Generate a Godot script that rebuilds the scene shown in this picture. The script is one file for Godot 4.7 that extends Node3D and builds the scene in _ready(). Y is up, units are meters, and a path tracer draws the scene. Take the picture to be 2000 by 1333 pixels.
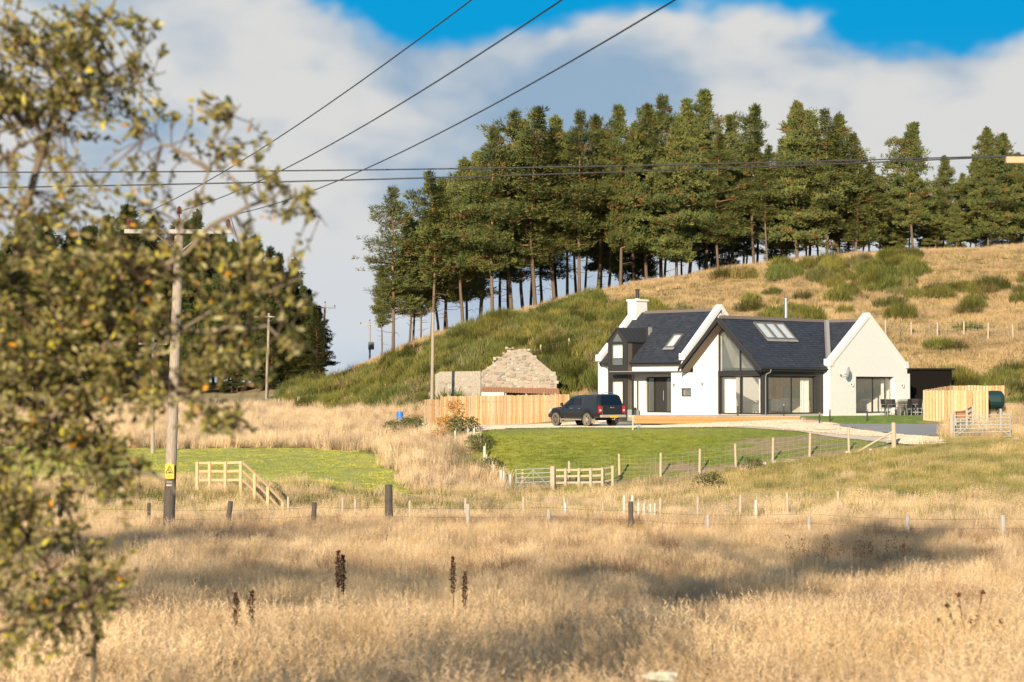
extends Node3D
# A white house below a pine-topped hill, seen across a field of dry grass, low autumn sun from behind the camera's left.
# Metres, y up; the camera stands at (0, 6, 0) and looks along -z.

var rng := RandomNumberGenerator.new()
var names := {}
var M := {}
const SUN_EL := 15.5
const SUN_AZ := 16.0     # degrees to the left of straight behind the camera


# ---------------------------------------------------------------- geometry collector
class Geo:
	var v := PackedVector3Array()
	var n := PackedVector3Array()
	var c := PackedColorArray()
	var col := Color(1, 1, 1)

	func tri(a: Vector3, b: Vector3, d: Vector3) -> void:
		var k := (d - a).cross(b - a).normalized()
		v.append(a); v.append(b); v.append(d)
		n.append(k); n.append(k); n.append(k)
		c.append(col); c.append(col); c.append(col)

	func quad(a: Vector3, b: Vector3, d: Vector3, e: Vector3) -> void:
		tri(a, b, d)
		tri(a, d, e)

	func face(pts: Array, inside: Vector3) -> void:
		var k: Vector3 = (pts[2] - pts[0]).cross(pts[1] - pts[0])
		if k.dot(pts[0] - inside) < 0.0:
			pts.reverse()
		for i in range(1, pts.size() - 1):
			tri(pts[0], pts[i], pts[i + 1])

	func hexa(p: Array) -> void:   # eight corners: four below, the same four above
		var m := Vector3.ZERO
		for q in p:
			m += q / 8.0
		face([p[0], p[1], p[2], p[3]], m)
		face([p[4], p[5], p[6], p[7]], m)
		for i in 4:
			var j := (i + 1) % 4
			face([p[i], p[j], p[j + 4], p[i + 4]], m)

	func box(at: Vector3, size: Vector3, b := Basis()) -> void:
		var h := size * 0.5
		var p := []
		for y in [-1.0, 1.0]:
			for q in [[-1.0, -1.0], [1.0, -1.0], [1.0, 1.0], [-1.0, 1.0]]:
				p.append(at + b * Vector3(q[0] * h.x, y * h.y, q[1] * h.z))
		hexa(p)

	func cbox(at: Vector3, size: Vector3, e: float, b := Basis()) -> void:   # box with chamfered edges
		var h := size * 0.5
		e = minf(e, 0.45 * minf(size.x, minf(size.y, size.z)))
		var i := h - Vector3(e, e, e)
		for s in [-1.0, 1.0]:
			for f in [[Vector3(h.x * s, -i.y, -i.z), Vector3(h.x * s, i.y, -i.z), Vector3(h.x * s, i.y, i.z), Vector3(h.x * s, -i.y, i.z)],
					[Vector3(-i.x, h.y * s, -i.z), Vector3(i.x, h.y * s, -i.z), Vector3(i.x, h.y * s, i.z), Vector3(-i.x, h.y * s, i.z)],
					[Vector3(-i.x, -i.y, h.z * s), Vector3(i.x, -i.y, h.z * s), Vector3(i.x, i.y, h.z * s), Vector3(-i.x, i.y, h.z * s)]]:
				face(f.map(func(q): return at + b * q), at)
			for t in [-1.0, 1.0]:
				face([Vector3(h.x * s, i.y * t, -i.z), Vector3(h.x * s, i.y * t, i.z), Vector3(i.x * s, h.y * t, i.z), Vector3(i.x * s, h.y * t, -i.z)].map(func(q): return at + b * q), at)
				face([Vector3(h.x * s, -i.y, i.z * t), Vector3(h.x * s, i.y, i.z * t), Vector3(i.x * s, i.y, h.z * t), Vector3(i.x * s, -i.y, h.z * t)].map(func(q): return at + b * q), at)
				face([Vector3(-i.x, h.y * s, i.z * t), Vector3(i.x, h.y * s, i.z * t), Vector3(i.x, i.y * s, h.z * t), Vector3(-i.x, i.y * s, h.z * t)].map(func(q): return at + b * q), at)
				for u in [-1.0, 1.0]:
					face([Vector3(h.x * s, i.y * t, i.z * u), Vector3(i.x * s, h.y * t, i.z * u), Vector3(i.x * s, i.y * t, h.z * u)].map(func(q): return at + b * q), at)

	func tube(pts: Array, radii: Array, sides := 6, cap := true) -> void:
		var rings := []
		var norm := []
		for i in pts.size():
			var d: Vector3 = (pts[mini(i + 1, pts.size() - 1)] - pts[maxi(i - 1, 0)]).normalized()
			var a := d.cross(Vector3(0.31, 0.2, 0.93)).normalized()
			if absf(d.z) > 0.9:
				a = d.cross(Vector3(1, 0.1, 0)).normalized()
			var b := d.cross(a)
			var ring := []
			var nr := []
			for k in sides:
				var w := TAU * k / sides
				var o := a * cos(w) + b * sin(w)
				ring.append(pts[i] + o * radii[i])
				nr.append(o)
			rings.append(ring)
			norm.append(nr)
		for i in pts.size() - 1:
			for k in sides:
				var j := (k + 1) % sides
				var q := [rings[i][k], rings[i][j], rings[i + 1][j], rings[i + 1][k]]
				var m := [norm[i][k], norm[i][j], norm[i + 1][j], norm[i + 1][k]]
				var idx := [0, 1, 2, 0, 2, 3]
				if (q[2] - q[0]).cross(q[1] - q[0]).dot(m[0]) < 0.0:
					idx = [0, 2, 1, 0, 3, 2]
				for t in idx:
					v.append(q[t]); n.append(m[t]); c.append(col)
		if cap:
			face(rings[0].duplicate(), pts[1])
			face(rings[-1].duplicate(), pts[-2])

	func lathe(at: Vector3, prof: Array, sides := 12, b := Basis()) -> void:   # prof: Vector2(radius, height), bottom to top along the outside
		for i in prof.size() - 1:
			var dr: float = prof[i + 1].x - prof[i].x
			var dy: float = prof[i + 1].y - prof[i].y
			for k in sides:
				var w0 := TAU * k / sides
				var w1 := TAU * (k + 1) / sides
				var w := (w0 + w1) * 0.5
				var p := []
				for q in [[prof[i], w0], [prof[i], w1], [prof[i + 1], w1], [prof[i + 1], w0]]:
					p.append(at + b * Vector3(cos(q[1]) * q[0].x, q[0].y, sin(q[1]) * q[0].x))
				var out: Vector3 = b * Vector3(cos(w) * dy, -dr, sin(w) * dy)
				for t in [[0, 1, 2], [0, 2, 3]]:
					var k2: Vector3 = (p[t[2]] - p[t[0]]).cross(p[t[1]] - p[t[0]])
					if k2.length() > 1e-10:
						if k2.dot(out) < 0.0:
							tri(p[t[0]], p[t[2]], p[t[1]])
						else:
							tri(p[t[0]], p[t[1]], p[t[2]])

	func blade(a: Vector3, dir: Vector3, length: float, width: float, bend: Vector3, segs := 2) -> void:   # grass blade or needle, two-sided strip ending in a point
		var side := dir.cross(Vector3(bend.z + 0.3, 0.2, 1.0 - bend.x)).normalized() * width * 0.5
		var p := a
		for i in segs:
			var f0 := float(i) / segs
			var f1 := float(i + 1) / segs
			var q := a + dir * (length * f1) + bend * (length * f1 * f1)
			var w0 := side * (1.0 - f0 * 0.7)
			if i == segs - 1:
				tri(p - w0, q, p + w0)
			else:
				var w1 := side * (1.0 - f1 * 0.7)
				quad(p - w0, q - w1, q + w1, p + w0)
			p = q

	func mesh() -> ArrayMesh:
		var a := []
		a.resize(Mesh.ARRAY_MAX)
		a[Mesh.ARRAY_VERTEX] = v
		a[Mesh.ARRAY_NORMAL] = n
		a[Mesh.ARRAY_COLOR] = c
		var m := ArrayMesh.new()
		m.add_surface_from_arrays(Mesh.PRIMITIVE_TRIANGLES, a)
		return m


# ---------------------------------------------------------------- node helpers
func numbered(called: String) -> String:
	names[called] = names.get(called, -1) + 1
	return called if names[called] == 0 else "%s_%03d" % [called, names[called]]

func tag(o: Node3D, label: String, category: String, group := "") -> Node3D:
	o.set_meta("label", label)
	o.set_meta("category", category)
	if group:
		o.set_meta("group", group)
	return o

func thing(called: String, label: String, category: String, at := Vector3.ZERO, turn := 0.0, group := "") -> Node3D:
	var o := Node3D.new()
	o.name = numbered(called)
	add_child(o)
	o.position = at
	o.rotation.y = turn
	return tag(o, label, category, group)

func part(called: String, g, m: Material, parent: Node3D, at := Transform3D()) -> MeshInstance3D:
	var o := MeshInstance3D.new()
	o.name = called
	o.mesh = g.mesh() if g is Geo else g
	o.material_override = m
	o.transform = at
	parent.add_child(o, true)
	return o

func solo(called: String, label: String, category: String, g, m: Material, at := Vector3.ZERO, turn := 0.0, group := "") -> MeshInstance3D:
	var o := part(numbered(called), g, m, self, Transform3D(Basis(Vector3.UP, turn), at))
	tag(o, label, category, group)
	return o

func structure(called: String, g, m: Material) -> MeshInstance3D:
	var o := part(called, g, m, self)
	o.set_meta("kind", "structure")
	return o

func stuff(called: String, label: String, category: String, mesh: Mesh, m: Material, where: Array, tints: Array) -> MultiMeshInstance3D:
	var mm := MultiMesh.new()
	mm.transform_format = MultiMesh.TRANSFORM_3D
	mm.use_colors = true
	mm.mesh = mesh
	mm.instance_count = where.size()
	for i in where.size():
		mm.set_instance_transform(i, where[i])
		mm.set_instance_color(i, tints[i])
	var o := MultiMeshInstance3D.new()
	o.name = numbered(called)
	o.multimesh = mm
	o.material_override = m
	add_child(o)
	o.set_meta("kind", "stuff")
	tag(o, label, category)
	return o

func copy(o: Node3D, called: String, label: String, at: Vector3, turn := 0.0) -> Node3D:
	var c: Node3D = o.duplicate()
	c.name = numbered(called)
	add_child(c)
	c.position = at
	c.rotation.y = turn
	c.set_meta("label", label)
	return c

func rr(a: float, b: float) -> float:
	return rng.randf_range(a, b)

func mixc(a: Color, b: Color, t: float) -> Color:
	return a.lerp(b, clampf(t, 0.0, 1.0))

# ---------------------------------------------------------------- materials (colours given as linear reflectances)
func mat(c: Color, rough := 0.8, metal := 0.0) -> StandardMaterial3D:
	var m := StandardMaterial3D.new()
	m.albedo_color = c.linear_to_srgb()
	m.roughness = rough
	m.metallic = metal
	m.cull_mode = BaseMaterial3D.CULL_DISABLED
	return m

func noise_tex(freq: float, lo: Color, hi: Color, seed_: int, octaves := 5, size := 512, bump := 0.0) -> NoiseTexture2D:
	var f := FastNoiseLite.new()
	f.seed = seed_
	f.noise_type = FastNoiseLite.TYPE_SIMPLEX_SMOOTH
	f.frequency = freq
	f.fractal_octaves = octaves
	var t := NoiseTexture2D.new()
	t.width = size
	t.height = size
	t.seamless = true
	t.noise = f
	if bump > 0.0:
		t.as_normal_map = true
		t.bump_strength = bump
	else:
		var g := Gradient.new()
		g.set_color(0, lo.linear_to_srgb())
		g.set_color(1, hi.linear_to_srgb())
		t.color_ramp = g
	return t

func grained(lo: Color, hi: Color, rough: float, freq: float, scale: Vector3, seed_: int, bump := 0.0, vertex := false, world := true) -> StandardMaterial3D:
	var m := mat(Color(1, 1, 1), rough)
	m.albedo_texture = noise_tex(freq, lo, hi, seed_)
	m.uv1_triplanar = true
	m.uv1_world_triplanar = world
	m.uv1_scale = scale
	m.vertex_color_use_as_albedo = vertex
	if bump > 0.0:
		m.normal_enabled = true
		m.normal_texture = noise_tex(freq * 1.7, Color.BLACK, Color.WHITE, seed_ + 7, 4, 512, bump)
	return m

func tinted(rough := 0.8, back := 0.0) -> StandardMaterial3D:
	var m := mat(Color(1, 1, 1), rough)
	m.vertex_color_use_as_albedo = true
	m.metallic_specular = 0.3
	if back > 0.0:
		m.backlight_enabled = true
		m.backlight = Color(back, back, back)
	return m

func make_materials() -> void:
	M.leaf = tinted(0.6, 0.5)
	M.needle = tinted(0.75, 0.25)
	M.dry = tinted(0.8, 0.45)
	M.bark = tinted(0.95)
	M.ground = grained(Color(0.72, 0.7, 0.66), Color(1.22, 1.22, 1.2), 1.0, 0.02, Vector3(0.21, 0.21, 0.21), 3, 0.0, true)
	M.lawn = grained(Color(0.10, 0.17, 0.022), Color(0.20, 0.30, 0.035), 1.0, 0.012, Vector3(0.13, 0.13, 0.13), 5)
	M.mown = grained(Color(0.23, 0.28, 0.05), Color(0.36, 0.40, 0.075), 1.0, 0.012, Vector3(0.1, 0.1, 0.1), 6)
	M.gravel = grained(Color(0.58, 0.46, 0.34), Color(0.82, 0.69, 0.53), 1.0, 0.06, Vector3(0.7, 0.7, 0.7), 8)
	M.tarmac = grained(Color(0.24, 0.235, 0.225), Color(0.37, 0.36, 0.345), 0.95, 0.05, Vector3(0.6, 0.6, 0.6), 9)
	M.soil = grained(Color(0.24, 0.16, 0.09), Color(0.42, 0.31, 0.2), 1.0, 0.03, Vector3(0.3, 0.3, 0.3), 10)
	M.render = grained(Color(0.71, 0.70, 0.665), Color(0.84, 0.83, 0.80), 0.95, 0.03, Vector3(0.5, 0.16, 0.5), 12, 0.8)
	M.inner = mat(Color(0.8, 0.79, 0.73), 0.9)
	M.slate = tinted(0.55)
	M.deckroof = mat(Color(0.03, 0.033, 0.04), 0.8)
	M.dark = mat(Color(0.028, 0.026, 0.025), 0.55)
	M.zinc = mat(Color(0.045, 0.043, 0.042), 0.5, 0.3)
	M.lead = grained(Color(0.24, 0.235, 0.23), Color(0.34, 0.33, 0.32), 0.7, 0.03, Vector3(0.8, 0.8, 0.8), 14)
	M.ridge = mat(Color(0.16, 0.13, 0.12), 0.85)
	M.steel = mat(Color(0.62, 0.62, 0.62), 0.3, 1.0)
	M.galv = grained(Color(0.32, 0.35, 0.34), Color(0.48, 0.51, 0.49), 0.55, 0.03, Vector3(2, 2, 2), 15)
	M.galv.metallic = 0.4
	M.larch = wood(Color(0.46, 0.20, 0.07), Color(0.64, 0.32, 0.125), 21)
	M.board = wood(Color(0.50, 0.31, 0.15), Color(0.74, 0.50, 0.27), 22)
	M.board4 = wood(Color(0.42, 0.30, 0.18), Color(0.64, 0.48, 0.31), 29)
	M.board2 = wood(Color(0.40, 0.22, 0.095), Color(0.62, 0.38, 0.185), 23)
	M.board3 = wood(Color(0.58, 0.37, 0.20), Color(0.76, 0.53, 0.32), 24)
	M.post = wood(Color(0.40, 0.32, 0.22), Color(0.60, 0.50, 0.37), 25)
	M.oldpost = wood(Color(0.055, 0.045, 0.038), Color(0.14, 0.12, 0.105), 26)
	M.greypost = wood(Color(0.30, 0.28, 0.25), Color(0.50, 0.48, 0.44), 27)
	M.pole = wood(Color(0.26, 0.21, 0.16), Color(0.50, 0.43, 0.35), 28)
	M.wire = mat(Color(0.06, 0.06, 0.065), 0.6, 0.5)
	M.netwire = mat(Color(0.45, 0.45, 0.43), 0.5, 0.6)
	var g := mat(Color(0.75, 0.85, 0.8, 1), 0.02)
	g.transparency = BaseMaterial3D.TRANSPARENCY_ALPHA
	g.albedo_color.a = 0.06
	M.glass = g
	M.cloth = mat(Color(0.8, 0.8, 0.76), 0.95)
	M.tubeguard = mat(Color(0.56, 0.57, 0.52), 0.6)
	M.tubeguard.backlight_enabled = true
	M.tubeguard.backlight = Color(0.3, 0.3, 0.28)

func wood(lo: Color, hi: Color, seed_: int) -> StandardMaterial3D:
	return grained(lo, hi, 0.9, 0.03, Vector3(2.2, 0.22, 2.2), seed_)


# ---------------------------------------------------------------- terrain: heights surveyed along lines fanning across the valley (rows: distance north of the camera)
const FAN := [-0.4103, -0.2564, -0.1538, -0.1026, -0.0769, -0.0410, -0.0103, 0.0144, 0.0769, 0.1538, 0.2308, 0.3333]
const DIST := [-60.0, 0.0, 12.0, 30.0, 45.0, 57.0, 70.0, 78.0, 85.0, 95.0, 100.0, 107.0, 113.0, 125.0, 135.0, 150.0, 170.0, 187.0, 205.0, 240.0, 400.0, 2000.0]
const SURVEY := [
	[4.4, 4.4, 4.4, 4.4, 4.4, 4.4, 4.4, 4.4, 4.4, 4.4, 4.4, 4.4],
	[4.4, 4.4, 4.4, 4.4, 4.4, 4.4, 4.4, 4.4, 4.4, 4.4, 4.4, 4.4],
	[3.5, 3.5, 3.5, 3.5, 3.5, 3.5, 3.5, 3.5, 3.5, 3.5, 3.5, 3.5],
	[2.4, 2.4, 2.4, 2.4, 2.4, 2.4, 2.4, 2.4, 2.4, 2.4, 2.4, 2.4],
	[1.95, 1.95, 1.95, 1.95, 1.95, 1.95, 1.95, 1.95, 1.92, 1.88, 1.85, 1.85],
	[1.8, 1.8, 1.8, 1.8, 1.8, 1.8, 1.78, 1.75, 1.7, 1.65, 1.6, 1.6],
	[1.35, 1.3, 1.25, 1.25, 1.25, 1.25, 1.25, 1.25, 1.3, 1.5, 1.7, 1.8],
	[1.3, 1.25, 1.15, 1.1, 1.05, 1.0, 0.95, 0.95, 1.05, 1.6, 2.1, 2.3],
	[1.5, 1.5, 1.45, 1.4, 1.25, 1.05, 0.9, 0.9, 1.0, 1.75, 2.6, 2.8],
	[1.8, 1.8, 1.75, 1.7, 1.5, 1.2, 0.95, 0.97, 1.15, 2.4, 3.3, 3.3],
	[2.0, 2.0, 2.0, 1.9, 1.8, 1.55, 1.5, 1.65, 1.85, 3.05, 3.6, 3.6],
	[2.3, 2.3, 2.3, 2.2, 2.2, 2.3, 3.5, 3.8, 3.95, 4.02, 3.82, 3.9],
	[2.5, 2.5, 2.5, 2.4, 2.4, 2.9, 3.78, 3.86, 4.02, 4.5, 4.25, 4.3],
	[3.0, 3.0, 2.9, 2.8, 2.9, 3.6, 3.68, 3.74, 4.2, 4.55, 4.8, 5.0],
	[3.4, 3.4, 3.3, 3.3, 3.5, 4.2, 3.95, 4.2, 5.2, 5.2, 6.5, 7.0],
	[3.8, 3.8, 3.8, 3.8, 4.2, 6.0, 7.6, 8.4, 9.5, 9.9, 10.2, 11.0],
	[4.2, 4.2, 4.2, 4.5, 5.0, 8.6, 10.5, 11.3, 13.0, 14.3, 14.8, 15.5],
	[4.8, 4.8, 4.8, 5.3, 6.9, 10.6, 12.3, 13.7, 16.2, 18.2, 19.1, 20.0],
	[5.5, 5.5, 5.4, 6.3, 8.5, 11.2, 12.8, 14.2, 16.8, 19.0, 19.8, 21.0],
	[6.9, 6.9, 6.9, 6.9, 8.3, 11.0, 12.6, 14.0, 16.6, 19.0, 19.8, 21.0],
	[6.0, 6.0, 6.0, 6.0, 6.0, 8.0, 10.0, 11.0, 13.0, 15.0, 16.0, 16.0],
	[3.0, 3.0, 3.0, 3.0, 3.0, 3.0, 3.0, 3.0, 3.0, 3.0, 3.0, 3.0]]
const HOUSE_AT := Vector3(14.44, 4.6, -114.0)
var slope_d := []
var bumps := FastNoiseLite.new()

func survey_slopes() -> void:
	bumps.seed = 4
	bumps.frequency = 0.09
	bumps.fractal_octaves = 3
	var last := DIST.size() - 1
	for r in DIST.size():
		var row := []
		for k in FAN.size():
			var s := 0.0
			if r > 0 and r < last:
				var a: float = (SURVEY[r][k] - SURVEY[r - 1][k]) / (DIST[r] - DIST[r - 1])
				var b: float = (SURVEY[r + 1][k] - SURVEY[r][k]) / (DIST[r + 1] - DIST[r])
				if a * b > 0.0:
					s = 2.0 * a * b / (a + b)
			row.append(s)
		slope_d.append(row)

func along(k: int, r: int, d: float) -> float:
	var h: float = DIST[r + 1] - DIST[r]
	var t: float = (d - DIST[r]) / h
	var t2 := t * t
	var t3 := t2 * t
	return (2 * t3 - 3 * t2 + 1) * SURVEY[r][k] + (t3 - 2 * t2 + t) * h * slope_d[r][k] + (3 * t2 - 2 * t3) * SURVEY[r + 1][k] + (t3 - t2) * h * slope_d[r + 1][k]

func land(x: float, z: float) -> float:
	var d := clampf(-z, DIST[0] + 0.01, 1999.0)
	var t := clampf(x / maxf(d, 40.0), FAN[0], FAN[-1] - 0.0001)
	var r := 0
	while DIST[r + 1] < d:
		r += 1
	var k := 0
	while FAN[k + 1] < t:
		k += 1
	var km := maxi(k - 1, 0)
	var kp := mini(k + 2, FAN.size() - 1)
	var a := along(k, r, d)
	var b := along(k + 1, r, d)
	var w: float = FAN[k + 1] - FAN[k]
	var ma: float = (b - along(km, r, d)) / (FAN[k + 1] - FAN[km]) * w
	var mb: float = (along(kp, r, d) - a) / (FAN[kp] - FAN[k]) * w
	var f: float = (t - FAN[k]) / w
	var f2 := f * f
	var f3 := f2 * f
	var h := (2 * f3 - 3 * f2 + 1) * a + (f3 - 2 * f2 + f) * ma + (3 * f2 - 2 * f3) * b + (f3 - f2) * mb
	# the levelled ground that the house stands on
	var p := Vector2(x - HOUSE_AT.x, z - HOUSE_AT.z)
	var u := (p.x + p.y) * 0.70711
	var v := (p.y - p.x) * 0.70711
	var out := maxf(maxf(-16.2 - u, u - 1.0), maxf(-15.0 - v, v - 0.3))
	if out < 3.5:
		var lev := 4.46
		if h > lev:
			h = lerpf(lev, h, smoothstep(0.3, 3.5, out))
		elif out < 0.0:
			h = minf(h, lev)
	# uneven ground, none on the garden and parking ground
	var rough := 0.16
	if d > 96.0 and d < 132.0 and t > -0.03:
		rough = 0.03
	elif d > 138.0:
		rough = 0.3
	return h + bumps.get_noise_2d(x * 2.0, z * 2.0) * rough

func on_land(x: float, z: float, up := 0.0) -> Vector3:
	return Vector3(x, land(x, z) + up, z)


# ---------------------------------------------------------------- sky
var sky_n := FastNoiseLite.new()
var sky_w := FastNoiseLite.new()

func sky_color(az: float, el: float) -> Color:   # radians; az 0 is straight ahead (-z), positive to the right
	var e := rad_to_deg(el)
	var dir := Vector3(sin(az) * cos(el), sin(el), -cos(az) * cos(el))
	var blue := mixc(Color(0.16, 0.44, 0.72), Color(0.004, 0.34, 0.70), smoothstep(2.0, 10.5, e))
	blue = mixc(blue, Color(0.045, 0.19, 0.46), smoothstep(13.0, 60.0, e))
	var p := dir * 13.0
	var warp := Vector3(sky_w.get_noise_3d(p.x * 1.3, p.y * 3.0, p.z * 1.3), sky_w.get_noise_3d(p.x * 1.3 + 40, p.y * 3.0, p.z * 1.3), 0) * 0.35
	var n := sky_n.get_noise_3d(p.x + warp.x, p.y * 1.9 + warp.y, p.z)          # billows
	var big := sky_w.get_noise_3d(dir.x * 7.0 + 9.0, dir.y * 9.0, dir.z * 7.0)  # banks
	var azd := rad_to_deg(az)
	var top := 10.15 + 3.4 * maxf(0.0, sin(deg_to_rad(azd * 7.0 + 205.0))) + 0.3 * sin(deg_to_rad(azd * 23.0)) + n * 1.15
	var bank := 1.0 - smoothstep(top - 0.45, top + 0.35, e + 0.45 * sky_w.get_noise_3d(p.x * 4.0, p.y * 5.0, p.z * 4.0))
	var high := smoothstep(-0.16, 0.3, n + big * 0.9) * smoothstep(12.5, 19.0, e) * 0.92
	# inside the bank: bright billows, blue-grey bodies
	var lit := smoothstep(-0.34, 0.42, n + 0.7 * big + 0.22 * sky_w.get_noise_3d(p.x * 2.6, p.y * 4.0, p.z * 2.6) + 0.12 * smoothstep(5.0, 10.0, e))
	var cloud := mixc(Color(0.33, 0.44, 0.57), Color(0.71, 0.71, 0.70), lit)
	cloud = mixc(cloud, Color(0.60, 0.68, 0.78), (1.0 - smoothstep(0.5, 6.0, e)) * 0.6)
	var cover := maxf(bank * (0.9 + 0.1 * lit), high)
	return mixc(blue, cloud, cover)

func make_sky() -> PanoramaSkyMaterial:
	sky_n.seed = 21
	sky_n.frequency = 0.42
	sky_n.fractal_octaves = 6
	sky_n.fractal_gain = 0.52
	sky_w.seed = 5
	sky_w.frequency = 0.5
	sky_w.fractal_octaves = 3
	var w := 640
	var h := 160
	var small := Image.create(w, h, false, Image.FORMAT_RGBF)
	for y in h:
		var el := (1.0 - (y + 0.5) / h) * PI * 0.5
		for x in w:
			small.set_pixel(x, y, sky_color(wrapf((x + 0.5) / w * TAU, -PI, PI), el))
	small.resize(4096, 1024, Image.INTERPOLATE_CUBIC)
	# the same sky worked out finely where the camera looks
	var half := int(4096 * 24.0 / 360.0)
	var y0 := int(1024 * (1.0 - 16.0 / 90.0))
	for y in range(y0, 1024):
		for k in range(-half, half):
			small.set_pixel(posmod(k, 4096), y, sky_color((k + 0.5) / 4096.0 * TAU, (1.0 - (y + 0.5) / 1024.0) * PI * 0.5))
	var full := Image.create(4096, 2048, false, Image.FORMAT_RGBF)
	full.fill(Color(0.30, 0.25, 0.16))
	full.blit_rect(small, Rect2i(0, 0, 4096, 1024), Vector2i.ZERO)
	var m := PanoramaSkyMaterial.new()
	m.panorama = ImageTexture.create_from_image(full)
	return m

func make_camera_and_light() -> void:
	var cam := Camera3D.new()
	cam.name = "camera"
	add_child(cam)
	cam.position = Vector3(0, 6, 0)
	cam.rotation_degrees = Vector3(1.403, 0, 0)
	cam.near = 0.1
	cam.far = 5000.0
	var lens := CameraAttributesPhysical.new()
	lens.frustum_focal_length = 70.2
	lens.frustum_focus_distance = 112.0
	lens.exposure_aperture = 3.4
	lens.frustum_near = 0.1
	lens.frustum_far = 5000.0
	cam.attributes = lens
	cam.fov = 19.40
	var env := Environment.new()
	env.background_mode = Environment.BG_SKY
	env.sky = Sky.new()
	env.sky.sky_material = make_sky()
	env.background_energy_multiplier = 0.7
	env.tonemap_mode = Environment.TONE_MAPPER_LINEAR
	env.tonemap_exposure = 1.42
	env.sdfgi_enabled = true
	env.ssao_enabled = true
	env.ssil_enabled = true
	var we := WorldEnvironment.new()
	we.name = "environment"
	we.environment = env
	add_child(we)
	var sun := DirectionalLight3D.new()
	sun.name = "sun"
	add_child(sun)
	sun.rotation_degrees = Vector3(-SUN_EL, -SUN_AZ, 0)
	sun.light_color = Color(1.0, 0.83, 0.60).linear_to_srgb()
	sun.light_energy = 1.6
	sun.light_angular_distance = 0.5
	sun.shadow_enabled = true

# ---------------------------------------------------------------- ground sheet
func in_mown(x: float, d: float) -> bool:
	var t := x / d
	return t < -0.0756 + (116.5 - d) * 0.00115 + sin(d * 0.6) * 0.001 and d > 91.5 - (t + 0.1) * 18.0 + sin(x * 0.7) * 0.6 and d < 116.5 + sin(x * 0.4) * 0.5

func in_lawn(x: float, d: float) -> bool:   # the green bank below the house
	var t := x / d
	return t > -0.0038 - (d - 97.0) * 0.00175 and t < 0.1910 and d > 99.4 - (t - 0.05) * 18.0 and d < 107.2 + 3.9 * (1.0 - smoothstep(0.015, 0.075, t)) - maxf(t - 0.12, 0.0) * 70.0

func in_plot(x: float, d: float) -> bool:   # turf in front of the right gable
	var t := x / d
	return t > 0.1451 + (112.0 - d) * 0.006 and t < 0.2067 and d > 107.8 + maxf(t - 0.18, 0.0) * 45.0 and d < 124.0

func soil_patch(x: float, d: float) -> float:
	var t := x / d
	var from := d - (99.4 - (t - 0.05) * 18.0)
	var n := bumps.get_noise_2d(x * 2.2 + 50, d * 4.0)
	var strip := (1.0 - smoothstep(1.0, 2.6, from - n * 4.5)) * smoothstep(0.0462, 0.0846, t)
	var bare := 0.8 * smoothstep(0.16, 0.34, bumps.get_noise_2d(x * 1.1 + 90, d * 4.0)) * smoothstep(0.0641, 0.1026, t)
	return maxf(strip, bare)

func ground_color(x: float, z: float) -> Color:
	var d := -z
	var t := x / maxf(d, 8.0)
	var n := bumps.get_noise_2d(x * 0.8, z * 0.8)
	var straw := Color(0.40, 0.29, 0.14)
	var olive := Color(0.19, 0.19, 0.06)
	var c := straw
	if d > 58.0 and d < 140.0:
		c = mixc(straw, olive, 0.45 + n)
	if d >= 125.0:
		c = mixc(Color(0.40, 0.30, 0.15), Color(0.31, 0.26, 0.11), 0.4 + n)
	if t > 0.1026 and d > 72.0 and d < 100.0:
		c = mixc(Color(0.30, 0.27, 0.10), Color(0.20, 0.22, 0.06), 0.6 + n)
	if in_mown(x, d):
		c = mixc(Color(0.36, 0.365, 0.075), Color(0.46, 0.455, 0.10), 0.5 + n)
	if in_plot(x, d):
		c = Color(0.15, 0.23, 0.03)
	if in_lawn(x, d):
		c = mixc(mixc(Color(0.18, 0.225, 0.04), Color(0.30, 0.31, 0.06), 0.5 + n * 1.4), Color(0.36, 0.25, 0.15), soil_patch(x, d))
	return c

func make_ground() -> void:
	var xs := []
	var x := -60.0
	while x < 62.0:
		xs.append(x)
		x += 0.55
	var zs := []
	var d := -6.0
	while d < 235.0:
		zs.append(-d)
		d += 0.5 if d > 90.0 and d < 135.0 else 0.8
	for k in [66.0, 75.0, 90.0, 120.0, 170.0, 260.0, 450.0, 800.0, 1600.0]:
		xs.append(k)
		xs.push_front(-k)
	for k in [245.0, 265.0, 300.0, 360.0, 450.0, 600.0, 900.0, 1400.0, 1990.0]:
		zs.append(-k)
	for k in [12.0, 25.0, 60.0, 150.0, 500.0, 1500.0]:
		zs.push_front(k)
	var v := PackedVector3Array()
	var c := PackedColorArray()
	var idx := PackedInt32Array()
	for z in zs:
		for q in xs:
			v.append(Vector3(q, land(q, z), z))
			c.append(ground_color(q, z))
	var w := xs.size()
	for j in zs.size() - 1:
		for i in w - 1:
			var a := j * w + i
			idx.append_array([a, a + w, a + 1, a + 1, a + w, a + w + 1])
	var st := SurfaceTool.new()
	var a2 := []
	a2.resize(Mesh.ARRAY_MAX)
	a2[Mesh.ARRAY_VERTEX] = v
	a2[Mesh.ARRAY_COLOR] = c
	a2[Mesh.ARRAY_INDEX] = idx
	var m := ArrayMesh.new()
	m.add_surface_from_arrays(Mesh.PRIMITIVE_TRIANGLES, a2)
	st.create_from(m, 0)
	st.generate_normals()
	structure("ground", st.commit(), M.ground)

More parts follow.
